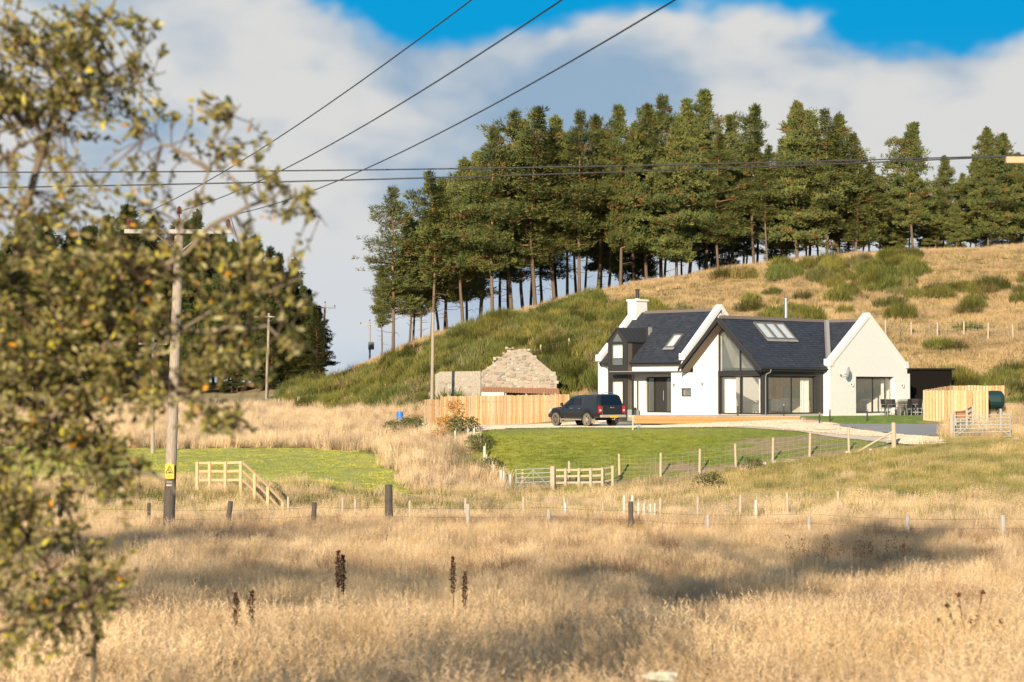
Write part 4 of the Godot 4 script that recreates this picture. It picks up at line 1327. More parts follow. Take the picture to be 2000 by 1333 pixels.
func curtain(label: String, u: float, v: float, wide: float, along_u: bool, m: Material) -> void:
	var g := Geo.new()
	var n := int(wide / 0.03)
	for i in n:
		var q := []
		for k in [i, i + 1]:
			var w := sin(k * 1.1) * 0.05 + sin(k * 0.37 + u) * 0.02
			q.append(Vector3(k * 0.03 - wide / 2, 0, w))
		g.quad(q[0], q[0] + Vector3(0, 2.12, 0), q[1] + Vector3(0, 2.12, 0), q[1])
	solo("curtain", label, "curtain", g, m, inside(u, 0.02, v), -PI / 4 if along_u else PI / 4, "curtains in the house")

func furnish() -> void:
	curtain("white curtain at the left of the glazed gable", -2.8, -0.4, 0.9, true, M.cloth)
	curtain("narrow white curtain beside the glazed gable's corner post", -0.62, -0.45, 0.3, true, M.cloth)
	curtain("white curtain at the right end of the sliding doors by the grass", -0.42, -4.35, 0.85, false, M.cloth)
	curtain("pale curtain at the left of the right gable's sliding door", -0.25, -8.55, 0.4, false, M.cloth)
	curtain("pale curtain at the right of the right gable's sliding door", -0.25, -12.05, 0.35, false, M.cloth)
	var o := thing("sofa", "dark grey sofa with its back to the sliding doors", "sofa", inside(-1.0, 0.01, -1.75), -PI / 4)
	var g := Geo.new()
	g.cbox(Vector3(0.35, 0.5, 0), Vector3(0.2, 0.72, 2.1), 0.05)
	part("backrest", g, mat(Color(0.12, 0.12, 0.11), 0.95), o)
	g = Geo.new()
	g.cbox(Vector3(-0.1, 0.28, 0), Vector3(0.7, 0.3, 1.8), 0.05)
	part("seat", g, mat(Color(0.14, 0.14, 0.13), 0.95), o)
	for s in [-1.0, 1.0]:
		g = Geo.new()
		g.cbox(Vector3(-0.1, 0.36, 0.98 * s), Vector3(0.7, 0.44, 0.16), 0.04)
		part("armrest", g, mat(Color(0.12, 0.12, 0.11), 0.95), o)
		for e in [-0.4, 0.3]:
			g = Geo.new()
			g.box(Vector3(e, 0.065, 0.9 * s), Vector3(0.06, 0.13, 0.06))
			part("leg", g, M.dark, o)
	o = thing("timber_partition", "orange timber partition with a pass-through inside the glazed room", "partition", inside(-3.5, 0.01, -7.6), -PI / 4)
	for i in 14:
		g = Geo.new()
		var low := i > 3 and i < 10
		g.cbox(Vector3(-1.9 + i * 0.27, 2.2 if low else 1.4, 0), Vector3(0.264, 1.2 if low else 2.8, 0.1), 0.01)
		part("board", g, M.larch, o)
	g = Geo.new()
	g.cbox(Vector3(-0.15, 0.45, 0), Vector3(1.6, 0.9, 0.5), 0.02)
	part("counter", g, mat(Color(0.6, 0.56, 0.48), 0.6), o)
	o = thing("dresser", "brown wooden shelves behind the right sliding door", "shelves", inside(-5.6, 0.01, -10.6), PI / 4)
	for s in [-1.0, 1.0]:
		g = Geo.new()
		g.box(Vector3(s * 0.9, 1.1, 0), Vector3(0.05, 2.2, 0.4))
		part("side", g, M.larch, o)
	for i in 5:
		g = Geo.new()
		g.box(Vector3(0, 0.08 + i * 0.52, 0), Vector3(1.74, 0.05, 0.38))
		part("shelf", g, M.larch, o)
	o = thing("indoor_table", "dark table inside the glazed gable", "table", inside(-2.0, 0.01, -3.2), -PI / 4)
	g = Geo.new()
	g.cbox(Vector3(0, 0.74, 0), Vector3(1.6, 0.05, 0.9), 0.01)
	part("table_top", g, M.dark, o)
	for q in [[-0.7, -0.35], [0.7, -0.35], [-0.7, 0.35], [0.7, 0.35]]:
		g = Geo.new()
		g.box(Vector3(q[0], 0.36, q[1]), Vector3(0.07, 0.72, 0.07))
		part("leg", g, M.dark, o)
	# --- fittings outside
	o = thing("satellite_dish", "grey satellite dish on the right gable", "satellite dish", inside(0.5, 2.35, -7.0), -PI / 4)
	g = Geo.new()
	g.tube([Vector3(0, 0, 0), Vector3(0.35, 0.0, 0.05)], [0.02, 0.02], 6)
	part("bracket", g, M.galv, o)
	g = Geo.new()
	var axis := Vector3(-0.60, 0.22, 0.76).normalized()
	var b := Basis(axis.cross(Vector3.UP).normalized(), axis, axis.cross(Vector3.UP).normalized().cross(axis))
	g.lathe(Vector3(0.42, 0.05, 0.08), [Vector2(0.0, 0.0), Vector2(0.15, 0.015), Vector2(0.27, 0.05), Vector2(0.34, 0.09), Vector2(0.345, 0.095)], 20, b)
	part("dish", g, mat(Color(0.30, 0.31, 0.33), 0.6), o)
	g = Geo.new()
	g.tube([Vector3(0.42, -0.22, 0.1), Vector3(0.12, -0.1, 0.46)], [0.012, 0.012], 5)
	g.cbox(Vector3(0.11, -0.07, 0.48), Vector3(0.06, 0.1, 0.06), 0.01)
	part("feed_arm", g, M.dark, o)
	for q in [["steel wall light left of the right gable's door", 0.5, 1.72, -7.75], ["steel wall light right of the right gable's door", 0.5, 1.66, -13.05], ["steel wall light beside the entrance's right light", -6.75, 1.7, 0.0], ["steel wall light on the white wall left of the glazing", -4.55, 1.75, 0.0]]:
		var face_u: bool = q[1] == 0.5
		o = thing("wall_light", q[0], "wall light", inside(q[1], q[2], q[3]), -PI / 4 if face_u else -3.0 * PI / 4, "wall lights of the house")
		g = Geo.new()
		g.lathe(Vector3(0.1, -0.1, 0), [Vector2(0, 0), Vector2(0.045, 0), Vector2(0.045, 0.2), Vector2(0, 0.2)], 10)
		part("lamp_body", g, M.steel, o)
		g = Geo.new()
		g.box(Vector3(0.03, 0, 0), Vector3(0.06, 0.07, 0.07))
		part("bracket", g, M.dark, o)
	# --- deck in front
	var dk := thing("timber_deck", "low timber deck with orange larch edge in front of the glazing", "deck", Vector3(0, 4.1, 0))
	var line := [Vector2(6.81, -111.60), Vector2(11.30, -110.20), Vector2(15.85, -110.00)]
	for i in 2:
		var a: Vector2 = line[i]
		var e: Vector2 = line[i + 1]
		var mid := (a + e) / 2
		var turn := -atan2(e.y - a.y, e.x - a.x)
		for r in 2:
			g = Geo.new()
			g.cbox(Vector3(0, 0.12 + r * 0.2, 0), Vector3(a.distance_to(e) + 0.01, 0.19, 0.05), 0.01)
			part("edge_board", g, M.larch, dk, Transform3D(Basis(Vector3.UP, turn), Vector3(mid.x, 0, mid.y + 0.01)))
		g = Geo.new()
		g.box(Vector3(0, 0.22, -2.2 - 1.2 * (1 - i)), Vector3(a.distance_to(e) - 0.1, 0.4, 4.4 + 2.4 * (1 - i)))
		part("deck_base", g, M.soil, dk, Transform3D(Basis(Vector3.UP, turn), Vector3(mid.x, -0.02, mid.y - 0.05)))
	var boards := [mat(Color(0.52, 0.45, 0.36), 0.9), mat(Color(0.46, 0.39, 0.31), 0.9), mat(Color(0.57, 0.50, 0.41), 0.9)]
	for i in 34:
		var x0: float = line[0].x + 0.05
		var z := -110.1 - i * 0.145
		var x1: float = line[2].x + 0.05
		if i < 12:
			x0 = maxf(x0, line[1].x - (line[1].x - line[0].x) * (i * 0.145) / 1.5)
		g = Geo.new()
		g.cbox(Vector3((x0 + x1) / 2, 0.44, z), Vector3(x1 - x0, 0.03, 0.138), 0.004)
		part("deck_board", g, boards[rng.randi() % 3], dk)
	o = solo("deck_step", "orange larch step at the right end of the deck", "step", step_mesh(), M.larch, Vector3(16.15, 4.12, -110.1))

func step_mesh() -> Geo:
	var g := Geo.new()
	g.cbox(Vector3(0.1, 0.1, 0), Vector3(0.85, 0.2, 1.2), 0.012)
	return g


# ---------------------------------------------------------------- pickup truck: x forward, z to its right
func ring_at(x: float, pts: Array) -> Array:
	var r := []
	for p in pts:
		r.append(Vector3(x, p.y, p.x))
	for i in range(pts.size() - 1, -1, -1):
		r.append(Vector3(x, pts[i].y, -pts[i].x))
	return r

func loft(g: Geo, rings: Array) -> void:
	for i in rings.size() - 1:
		var mid := Vector3.ZERO
		for q in rings[i]:
			mid += q / (2.0 * rings[i].size())
		for q in rings[i + 1]:
			mid += q / (2.0 * rings[i].size())
		for k in rings[i].size():
			var j: int = (k + 1) % rings[i].size()
			g.face([rings[i][k], rings[i][j], rings[i + 1][j]], mid)
			g.face([rings[i][k], rings[i + 1][j], rings[i + 1][k]], mid)
	g.face(rings[0].duplicate(), rings[1][0].lerp(rings[1][rings[1].size() / 2], 0.5))
	g.face(rings[-1].duplicate(), rings[-2][0].lerp(rings[-2][rings[-2].size() / 2], 0.5))

func make_pickup() -> void:
	var at := on_land(4.09, -113.0, 0.035)
	var heading := Vector3(-0.545, 0, -0.838)
	var o := thing("pickup_truck", "dark blue-black pickup truck with a canopy parked by the board fence", "pickup truck", at, atan2(-heading.z, heading.x))
	var paint := mat(Color(0.010, 0.0115, 0.0135), 0.35)
	paint.clearcoat_enabled = true
	paint.clearcoat = 0.6
	paint.clearcoat_roughness = 0.06
	var tyre_m := grained(Color(0.10, 0.085, 0.065), Color(0.24, 0.20, 0.155), 1.0, 0.05, Vector3(3, 3, 3), 61)
	var dusty := grained(Color(0.30, 0.25, 0.19), Color(0.46, 0.40, 0.32), 0.7, 0.04, Vector3(2, 2, 2), 62)
	var black := mat(Color(0.012, 0.012, 0.012), 0.6)
	var g := Geo.new()
	var sec := func(x: float, low: float, belt: float, hw: float) -> Array:
		return ring_at(x, [Vector2(hw - 0.1, low), Vector2(hw - 0.01, low + 0.08), Vector2(hw, low + 0.3), Vector2(hw - 0.015, belt - 0.14), Vector2(hw - 0.07, belt - 0.03), Vector2(hw - 0.16, belt)])
	loft(g, [sec.call(-2.68, 0.62, 1.14, 0.86), sec.call(-2.6, 0.50, 1.17, 0.885), sec.call(-1.0, 0.45, 1.17, 0.895), sec.call(0.9, 0.45, 1.15, 0.895), sec.call(1.25, 0.45, 1.11, 0.89), sec.call(2.0, 0.48, 1.04, 0.86), sec.call(2.3, 0.5, 0.96, 0.78), sec.call(2.46, 0.52, 0.84, 0.62)])
	var body := part("body", g, paint, o)
	g = Geo.new()
	var cab := func(x: float, low: float, top: float, hw: float, hwt: float) -> Array:
		return ring_at(x, [Vector2(hw, low), Vector2(lerpf(hw, hwt, 0.8), lerpf(low, top, 0.85)), Vector2(hwt - 0.08, lerpf(low, top, 0.97)), Vector2(hwt - 0.3, top)])
	loft(g, [cab.call(1.1, 1.0, 1.13, 0.8, 0.78), cab.call(0.25, 1.0, 1.70, 0.83, 0.70), cab.call(-0.25, 1.0, 1.77, 0.84, 0.69), cab.call(-0.95, 1.0, 1.79, 0.84, 0.69), cab.call(-1.05, 1.0, 1.80, 0.85, 0.72), cab.call(-2.25, 1.0, 1.83, 0.85, 0.72), cab.call(-2.42, 1.0, 1.78, 0.84, 0.70), cab.call(-2.66, 1.0, 1.20, 0.82, 0.78)])
	part("cabin", g, paint, o)
	# side glass: pieces lie 4 mm proud of the leaning cabin side
	var glass := mat(Color(0.006, 0.008, 0.011), 0.04)
	var side_z := func(x: float, y: float) -> float:
		var top := 1.79 if x > -1.0 else 1.82
		if x > 0.25:
			top = lerpf(1.70, 1.13, (x - 0.25) / 0.85)
		return lerpf(0.845, lerpf(0.845, 0.70, 0.8), (y - 1.0) / ((top - 1.0) * 0.85)) + 0.006
	for s in [-1.0, 1.0]:
		for w in [[Vector2(0.80, 1.2), Vector2(0.16, 1.58), Vector2(-0.02, 1.6), Vector2(-0.02, 1.2)], [Vector2(-0.12, 1.2), Vector2(-0.12, 1.6), Vector2(-0.72, 1.6), Vector2(-0.82, 1.22)], [Vector2(-1.22, 1.26), Vector2(-1.22, 1.62), Vector2(-1.58, 1.63), Vector2(-1.58, 1.26)], [Vector2(-1.62, 1.26), Vector2(-1.62, 1.63), Vector2(-1.98, 1.63), Vector2(-1.98, 1.28)]]:
			g = Geo.new()
			var a := []
			for q in w:
				a.append(Vector3(q.x, q.y, s * side_z.call(q.x, q.y)))
			g.face(a, Vector3(-0.5, 1.3, 0))
			part("side_window", g, glass, o)
		# sills, handles, seams
		g = Geo.new()
		g.tube([Vector3(1.0, 0.4, s * 0.93), Vector3(-1.0, 0.4, s * 0.93)], [0.04, 0.04], 8)
		part("side_step", g, dusty, o)
		for x in [0.02, -0.78]:
			g = Geo.new()
			g.cbox(Vector3(x, 1.02, s * 0.905), Vector3(0.2, 0.035, 0.03), 0.01)
			part("door_handle", g, M.steel, o)
		for x in [0.86, -0.06, -0.95]:
			g = Geo.new()
			g.box(Vector3(x, 0.83, s * 0.892), Vector3(0.012, 0.58, 0.012))
			part("door_seam", g, black, o)
		g = Geo.new()
		g.cbox(Vector3(0.82, 1.24, s * 0.98), Vector3(0.1, 0.18, 0.2), 0.03)
		part("mirror", g, paint, o)
		# tail light
		g = Geo.new()
		g.cbox(Vector3(-2.64, 0.97, s * 0.80), Vector3(0.12, 0.40, 0.17), 0.02)
		var tail := part("tail_light", g, mat(Color(0.50, 0.012, 0.02), 0.15), o)
		g = Geo.new()
		g.cbox(Vector3(-2.69, 0.93, s * 0.80), Vector3(0.04, 0.1, 0.12), 0.01)
		part("clear_lens", g, mat(Color(0.75, 0.6, 0.55), 0.15), tail)
		g = Geo.new()
		g.cbox(Vector3(2.28, 0.86, s * 0.66), Vector3(0.3, 0.18, 0.24), 0.04)
		part("headlight", g, mat(Color(0.6, 0.62, 0.62), 0.1), o)
		g = Geo.new()
		g.tube([Vector3(-1.15, 1.85, s * 0.45), Vector3(-1.3, 1.90, s * 0.45), Vector3(-2.0, 1.90, s * 0.45), Vector3(-2.1, 1.86, s * 0.45)], [0.02, 0.02, 0.02, 0.02], 6)
		part("roof_rail", g, M.steel, o)
		for x in [1.54, -1.54]:
			# dark wheel arch, then the wheel
			g = Geo.new()
			var prof := [Vector2(0.0, 0.0), Vector2(0.47, 0.0), Vector2(0.5, 0.05), Vector2(0.5, 0.1)]
			var b := Basis(Vector3(1, 0, 0), PI / 2 * s)
			g.lathe(Vector3(x, 0.5, s * 0.80), [Vector2(0.49, 0.0), Vector2(0.49, 0.108), Vector2(0.455, 0.115), Vector2(0.0, 0.115)], 24, b)
			part("wheel_arch", g, black, o)
			var wn := Node3D.new()
			wn.name = "wheel"
			o.add_child(wn, true)
			wn.position = Vector3(x, 0.385, s * 0.80)
			g = Geo.new()
			g.lathe(Vector3.ZERO, [Vector2(0.22, -0.13), Vector2(0.35, -0.13), Vector2(0.385, -0.08), Vector2(0.385, 0.12), Vector2(0.35, 0.155), Vector2(0.24, 0.15), Vector2(0.23, 0.12)], 24, b)
			part("tyre", g, tyre_m, wn)
			g = Geo.new()
			g.lathe(Vector3.ZERO, [Vector2(0.235, 0.145), Vector2(0.215, 0.10), Vector2(0.09, 0.12), Vector2(0.05, 0.15), Vector2(0.0, 0.15)], 20, b)
			for k in 6:
				var w := TAU * k / 6
				g.cbox(b * Vector3(cos(w) * 0.14, 0.13, sin(w) * 0.14), Vector3(0.17, 0.03, 0.05), 0.008, b * Basis(Vector3.UP, -w))
			part("rim", g, dusty if x < 0 else tyre_m, wn)
			g = Geo.new()
			g.box(Vector3(x - 0.47, 0.36, s * 0.8), Vector3(0.02, 0.32, 0.24))
			part("mud_flap", g, dusty, o)
	g = Geo.new()
	g.face([Vector3(1.08, 1.17, 0.68), Vector3(0.3, 1.69, 0.56), Vector3(0.3, 1.69, -0.56), Vector3(1.08, 1.17, -0.68)], Vector3.ZERO)
	part("windscreen", g, glass, o)
	g = Geo.new()
	g.face([Vector3(-2.665, 1.24, 0.7), Vector3(-2.46, 1.76, 0.56), Vector3(-2.46, 1.76, -0.56), Vector3(-2.665, 1.24, -0.7)], Vector3.ZERO)
	part("rear_window", g, glass, o)
	g = Geo.new()
	g.cbox(Vector3(-2.68, 0.9, 0), Vector3(0.06, 0.5, 1.38), 0.02)
	part("tailgate", g, paint, o)
	g = Geo.new()
	g.cbox(Vector3(-2.72, 1.08, 0.0), Vector3(0.03, 0.05, 0.24), 0.008)
	part("tailgate_handle", g, M.steel, o)
	g = Geo.new()
	g.cbox(Vector3(-2.77, 0.6, 0), Vector3(0.2, 0.16, 1.72), 0.04)
	part("rear_bumper", g, dusty, o)
	g = Geo.new()
	g.cbox(Vector3(-2.88, 0.57, 0.0), Vector3(0.02, 0.11, 0.52), 0.004)
	part("number_plate", g, mat(Color(0.75, 0.42, 0.01), 0.5), o)
	g = Geo.new()
	g.tube([Vector3(-2.7, 0.42, 0.0), Vector3(-2.95, 0.42, 0.0), Vector3(-2.95, 0.5, 0)], [0.03, 0.03, 0.035], 8)
	part("tow_ball", g, dusty, o)
	g = Geo.new()
	g.cbox(Vector3(2.38, 0.6, 0), Vector3(0.25, 0.24, 1.6), 0.06)
	part("front_bumper", g, black, o)
	g = Geo.new()
	g.box(Vector3(0, 0.42, 0), Vector3(4.4, 0.12, 1.2))
	part("chassis", g, black, o)
	body.set_meta("label", "dark glossy body with mud along its sills")

# ---------------------------------------------------------------- fences
func post_mesh(h: float, r: float, square := false) -> Geo:
	var g := Geo.new()
	if square:
		g.cbox(Vector3(0, h / 2 - 0.15, 0), Vector3(r * 2, h + 0.3, r * 2), 0.012)
	else:
		g.lathe(Vector3.ZERO, [Vector2(r * 1.04, -0.3), Vector2(r, h * 0.5), Vector2(r * 0.97, h - 0.02), Vector2(r * 0.8, h), Vector2(0, h + 0.004)], 9)
	return g

# posts: [x, z, height, radius, lean]; wires at the given heights; net: upright wires every so many metres
func fence(label: String, posts: Array, wires: Array, m: Material, net := 0.0, wire_r := 0.004, square := false, wm: Material = null) -> Node3D:
	var first := on_land(posts[0][0], posts[0][1])
	var o := thing("wire_fence", label, "fence", first, 0.0, "")
	for p in posts:
		var at := on_land(p[0], p[1]) - first
		var b := Basis(Vector3(0, 0, 1), p[4] if p.size() > 4 else rr(-0.03, 0.03)) * Basis(Vector3(1, 0, 0), rr(-0.02, 0.02)) * Basis(Vector3.UP, rr(0, 0.6))
		part("post", post_mesh(p[2], p[3], square), p[5] if p.size() > 5 else m, o, Transform3D(b, at))
	var lines := []
	for w in wires:
		var g := Geo.new()
		for i in posts.size() - 1:
			var a := on_land(posts[i][0], posts[i][1], w) - first
			var e := on_land(posts[i + 1][0], posts[i + 1][1], w) - first
			var mid := (a + e) / 2 - Vector3(0, 0.02, 0)
			g.tube([a, mid, e], [wire_r, wire_r, wire_r], 3, false)
		part("wire", g, wm if wm else M.netwire, o)
	if net > 0.0:
		var g := Geo.new()
		for i in posts.size() - 1:
			var n := int(Vector2(posts[i][0], posts[i][1]).distance_to(Vector2(posts[i + 1][0], posts[i + 1][1])) / net)
			for k in range(1, n):
				var x: float = lerpf(posts[i][0], posts[i + 1][0], float(k) / n)
				var z: float = lerpf(posts[i][1], posts[i + 1][1], float(k) / n)
				var a := on_land(x, z) - first
				g.tube([a + Vector3(0, wires[0], 0), a + Vector3(0, wires[-1], 0)], [wire_r, wire_r], 3, false)
		var k2 := part("netting", g, M.netwire, o)
		k2.set_meta("kind", "stuff")
	return o

func rail_fence(called: String, label: String, pts: Array, h: float, rails: Array, m: Material, fixed := []) -> Node3D:   # pts: Vector3 at the ground
	var o := thing(called, label, "fence", pts[0])
	for i in pts.size():
		var g := Geo.new()
		g.cbox(Vector3(0, h / 2 - 0.1, 0), Vector3(0.12, h + 0.2, 0.12), 0.012)
		part("post", g, m, o, Transform3D(Basis(), pts[i] - pts[0]))
		if i + 1 < pts.size():
			var a: Vector3 = pts[i] - pts[0]
			var e: Vector3 = pts[i + 1] - pts[0]
			for r in rails:
				g = Geo.new()
				var side := (e - a).cross(Vector3.UP).normalized() * 0.02
				var p := []
				for y in [r - 0.05, r + 0.05]:
					for q in [a - side, e - side, e + side, a + side]:
						p.append(q + Vector3(0, y, 0) - side * 4.2)
				g.hexa(p)
				part("rail", g, m, o)
	return o

func field_gate(label: String, a: Vector3, b: Vector3, h: float, bars: int) -> void:
	var o := thing("field_gate", label, "gate", a, 0.0, "galvanised field gates")
	var e := b - a
	var g := Geo.new()
	for q in [Vector3(0, 0.05, 0), e + Vector3(0, 0.05, 0)]:
		g.tube([q, q + Vector3(0, h, 0)], [0.03, 0.03], 8)
	part("frame", g, M.galv, o)
	for i in bars:
		var y := 0.08 + (h - 0.06) * pow(float(i) / (bars - 1), 0.85)
		g = Geo.new()
		g.tube([Vector3(0, y, 0), e + Vector3(0, y, 0)], [0.022, 0.022], 7)
		part("bar", g, M.galv, o)
	g = Geo.new()
	g.tube([e * 0.5 + Vector3(0, 0.06, 0.03), e * 0.5 + Vector3(0, h, 0.03)], [0.02, 0.02], 6)
	part("upright", g, M.galv, o)
	for f in [[0.02, 0.1, 0.5, 0.98], [0.98, 0.1, 0.5, 0.98]]:
		g = Geo.new()
		g.tube([e * f[0] + Vector3(0, f[1] * h, 0.035), e * f[2] + Vector3(0, f[3] * h, 0.035)], [0.018, 0.018], 6)
		part("brace", g, M.galv, o)

func board_run(o: Node3D, a: Vector2, b: Vector2, h: float, base: float, w: float, top := 0.0) -> void:   # upright boards between two points, seen from the front
	var n := int(a.distance_to(b) / w)
	var turn := -atan2(b.y - a.y, b.x - a.x)
	var ms := [M.board, M.board2, M.board3, M.board4]
	for i in n:
		var p := a.lerp(b, (i + 0.5) / n)
		var hh := h + top * i / n + rr(-0.02, 0.015)
		var g := Geo.new()
		g.cbox(Vector3(0, hh / 2, 0.016 * (i % 2)), Vector3(w * rr(0.86, 0.93), hh, 0.022), 0.006)
		part("board", g, ms[rng.randi() % 4], o, Transform3D(Basis(Vector3.UP, turn), Vector3(p.x, base, p.y) - o.position))
	for y in [0.3, h - 0.35]:
		var g := Geo.new()
		g.cbox(Vector3(0, y, -0.05), Vector3(a.distance_to(b), 0.09, 0.045), 0.005)
		var mid := (a + b) / 2
		part("rail", g, M.board2, o, Transform3D(Basis(Vector3.UP, turn), Vector3(mid.x, base, mid.y) - o.position))

func make_fences() -> void:
	rng.seed = 610
	# old wire fence along the far side of the field
	var p := []
	for q in [[-60, 57.5, 1.1, 0.06], [120, 57.3, 1.1, 0.06], [290, 57.2, 1.05, 0.055], [441, 57.0, 1.12, 0.075, -0.13], [611, 57.0, 1.0, 0.075, -0.05], [760, 57.0, 1.5, 0.115, 0.01], [914, 56.8, 0.98, 0.06, 0.0], [1072, 56.6, 0.8, 0.05], [1232, 56.3, 1.12, 0.075, 0.0], [1382, 56.0, 0.86, 0.05], [1578, 55.4, 0.8, 0.05], [1771, 54.6, 0.95, 0.07], [1960, 54.0, 0.95, 0.075], [2160, 53.4, 1.0, 0.07]]:
		var dark: bool = q[0] < 800 or q[0] == 1232
		p.append([(q[0] - 1000.0) / 3900.0 * q[1], -q[1], q[2], q[3], q[4] if q.size() > 4 else rr(-0.04, 0.04), M.oldpost if dark else M.greypost])
	fence("old barbed wire fence with dark leaning posts across the dry field", p, [0.35, 0.6, 0.85], M.oldpost, 0.0, 0.004, false, M.wire)
	# lower fence along the burn
	p = []
	for q in [560, 665, 692, 798, 908, 1022, 1104, 1180, 1290, 1365, 1450, 1540, 1640]:
		p.append([(q - 1000.0) / 3900.0 * 70.0, -70.0 - rr(0, 1.0), rr(0.85, 1.0), 0.045])
	fence("low pale-posted fence along the burn behind the old fence", p, [0.4, 0.7, 0.88], M.post, 0.0, 0.004)
	# stock fence below the lawn
	p = []
	for q in [[1112, 98.0], [1210, 99.5], [1290, 99.2], [1366, 99.0], [1437, 98.6], [1509, 98.4], [1581, 98.2], [1658, 98.0], [1746, 97.6]]:
		p.append([(q[0] - 1000.0) / 3900.0 * q[1], -q[1], 1.2 if q[0] < 1740 else 1.25, 0.06 if q[0] < 1740 else 0.11])
	var f := fence("new stock-net fence with pale posts climbing below the lawn", p, [0.1, 0.3, 0.5, 0.72, 0.92, 1.1], M.post, 0.25, 0.004)
	var br := Geo.new()
	var foot := on_land(p[8][0] - 1.9, p[8][1] + 0.2) - f.position
	var head := on_land(p[8][0], p[8][1], 0.85) - f.position
	br.tube([foot, head], [0.05, 0.05], 8)
	part("strut", br, M.post, f)
	# hill fence
	p = []
	for q in [[838, 140], [905, 143], [980, 146], [1056, 149], [1111, 150], [1168, 150], [1240, 151], [1330, 151], [1430, 151], [1530, 151], [1630, 150.5], [1680, 150], [1731, 150], [1781, 149.5], [1832, 149], [1884, 148.5], [1931, 148], [1980, 148], [2040, 148], [2100, 148]]:
		p.append([(q[0] - 1000.0) / 3900.0 * q[1], -q[1], 1.2, 0.065])
	fence("stock fence of white-looking posts running along the hillside behind the house", p, [0.15, 0.4, 0.65, 0.9, 1.05], M.post, 0.3, 0.006)
	# far left fence
	p = []
	for q in [400, 450, 500, 540, 583, 612, 638, 662, 688, 712, 736, 760, 784, 808]:
		p.append([(q - 1000.0) / 3900.0 * 164.0, -164.0 + (q - 600) * 0.03, 1.25 if q == 583 else 0.95, 0.14 if q == 583 else 0.05])
	fence("far fence of small pale posts above the tan slope on the left", p, [0.3, 0.6, 0.85], M.post, 0.0, 0.005)
	# post and rail beside the lower gate
	var pts := []
	for q in [[1082, 97.0], [1104, 97.0], [1130, 97.0], [1153, 97.0], [1176, 97.1], [1196, 97.6]]:
		pts.append(on_land((q[0] - 1000.0) / 3900.0 * q[1], -q[1], 0.05))
	rail_fence("rail_fence", "pale post and rail fence beside the lower gate", pts, 1.0, [0.3, 0.62, 0.92], M.post)
	var o := thing("gate_post", "thick square post between the lower gate and the rail fence", "post", on_land(1.96, -96.9), 0.0, "gate posts")
	part("shaft", post_mesh(1.18, 0.1, true), M.post, o)
	var ga := on_land(0.20, -97.0, 0.06)
	field_gate("small galvanised gate at the lawn's lower left corner", ga, on_land(1.87, -97.0, 0.06), 0.98, 5)
	o = thing("gate_post", "round post at the left end of the lower gate", "post", on_land(0.52, -97.4), 0.0, "gate posts")
	part("shaft", post_mesh(1.0, 0.07), M.post, o)
	# upper field gate
	var gb := on_land(21.84, -98.6, 0.1)
	var gc := on_land(24.45, -98.0, 0.1)
	field_gate("wide galvanised seven-bar gate standing open by the board enclosure", gb, gc, 1.12, 7)
	o = thing("gate_post", "stout pale post that carries the wide field gate", "post", on_land(21.78, -98.9), 0.0, "gate posts")
	part("shaft", post_mesh(1.3, 0.1), M.post, o)
	o = thing("gate_post", "slim grey post behind the wide field gate's right end", "post", on_land(25.22, -103.0), 0.0, "gate posts")
	part("shaft", post_mesh(1.3, 0.065), M.greypost, o)
	# rails behind the gate
	pts = []
	for q in [[1866, 101.0], [1888, 104.0], [1900, 108.0]]:
		pts.append(on_land((q[0] - 1000.0) / 3900.0 * q[1], -q[1], 0.02))
	rail_fence("rail_fence", "grey rail fence behind the wide field gate", pts, 1.25, [0.3, 0.6, 0.9, 1.15], M.greypost)
	o = thing("letter_box", "brown wooden box on a post by the wide gate", "letter box", on_land(22.42, -99.8))
	part("stand", post_mesh(1.0, 0.04, true), M.greypost, o)
	var g := Geo.new()
	g.cbox(Vector3(0, 1.16, 0), Vector3(0.42, 0.28, 0.3), 0.02)
	part("box", g, mat(Color(0.36, 0.16, 0.06), 0.7), o)
	g = Geo.new()
	g.hexa([Vector3(-0.25, 1.3, -0.2), Vector3(0.25, 1.3, -0.2), Vector3(0.25, 1.3, 0.2), Vector3(-0.25, 1.3, 0.2), Vector3(-0.25, 1.36, -0.02), Vector3(0.25, 1.36, -0.02), Vector3(0.25, 1.36, 0.02), Vector3(-0.25, 1.36, 0.02)])
	part("lid", g, mat(Color(0.30, 0.13, 0.05), 0.7), o)
	# bridge railing over the burn
	pts = [Vector3(-13.72, 1.45, -87.00), Vector3(-13.09, 1.52, -86.40), Vector3(-12.32, 1.56, -85.80), Vector3(-11.58, 1.57, -85.20), Vector3(-10.65, 1.32, -82.60), Vector3(-9.78, 1.08, -80.00), Vector3(-8.89, 0.80, -77.40)]
	for i in pts.size():
		pts[i].y = [1.95, 1.98, 2.0, 2.05, 1.62, 1.2, 0.72][i]
	var rl := rail_fence("bridge_railing", "new pale timber railing stepping down to the burn", pts, 0.92, [0.12, 0.5, 0.86], M.board3)
	for i in pts.size():
		var low := land(pts[i].x, pts[i].z) - 0.2
		if pts[i].y - 0.1 > low:
			g = Geo.new()
			g.box(Vector3(0, (low - pts[i].y - 0.1) / 2, 0), Vector3(0.118, pts[i].y - 0.1 - low, 0.118))
			part("pile", g, M.board3, rl, Transform3D(Basis(), pts[i] - pts[0]))
	# board fence by the parking ground
	o = thing("board_fence", "new timber board fence behind the pickup and in front of the ruin", "fence", Vector3(-5.54, 3.7, -127))
	board_run(o, Vector2(-5.55, -126.50), Vector2(-4.51, -127.40), 1.72, 3.68, 0.155)
	board_run(o, Vector2(-4.51, -127.40), Vector2(3.77, -131.20), 1.86, 3.72, 0.155, 0.14)
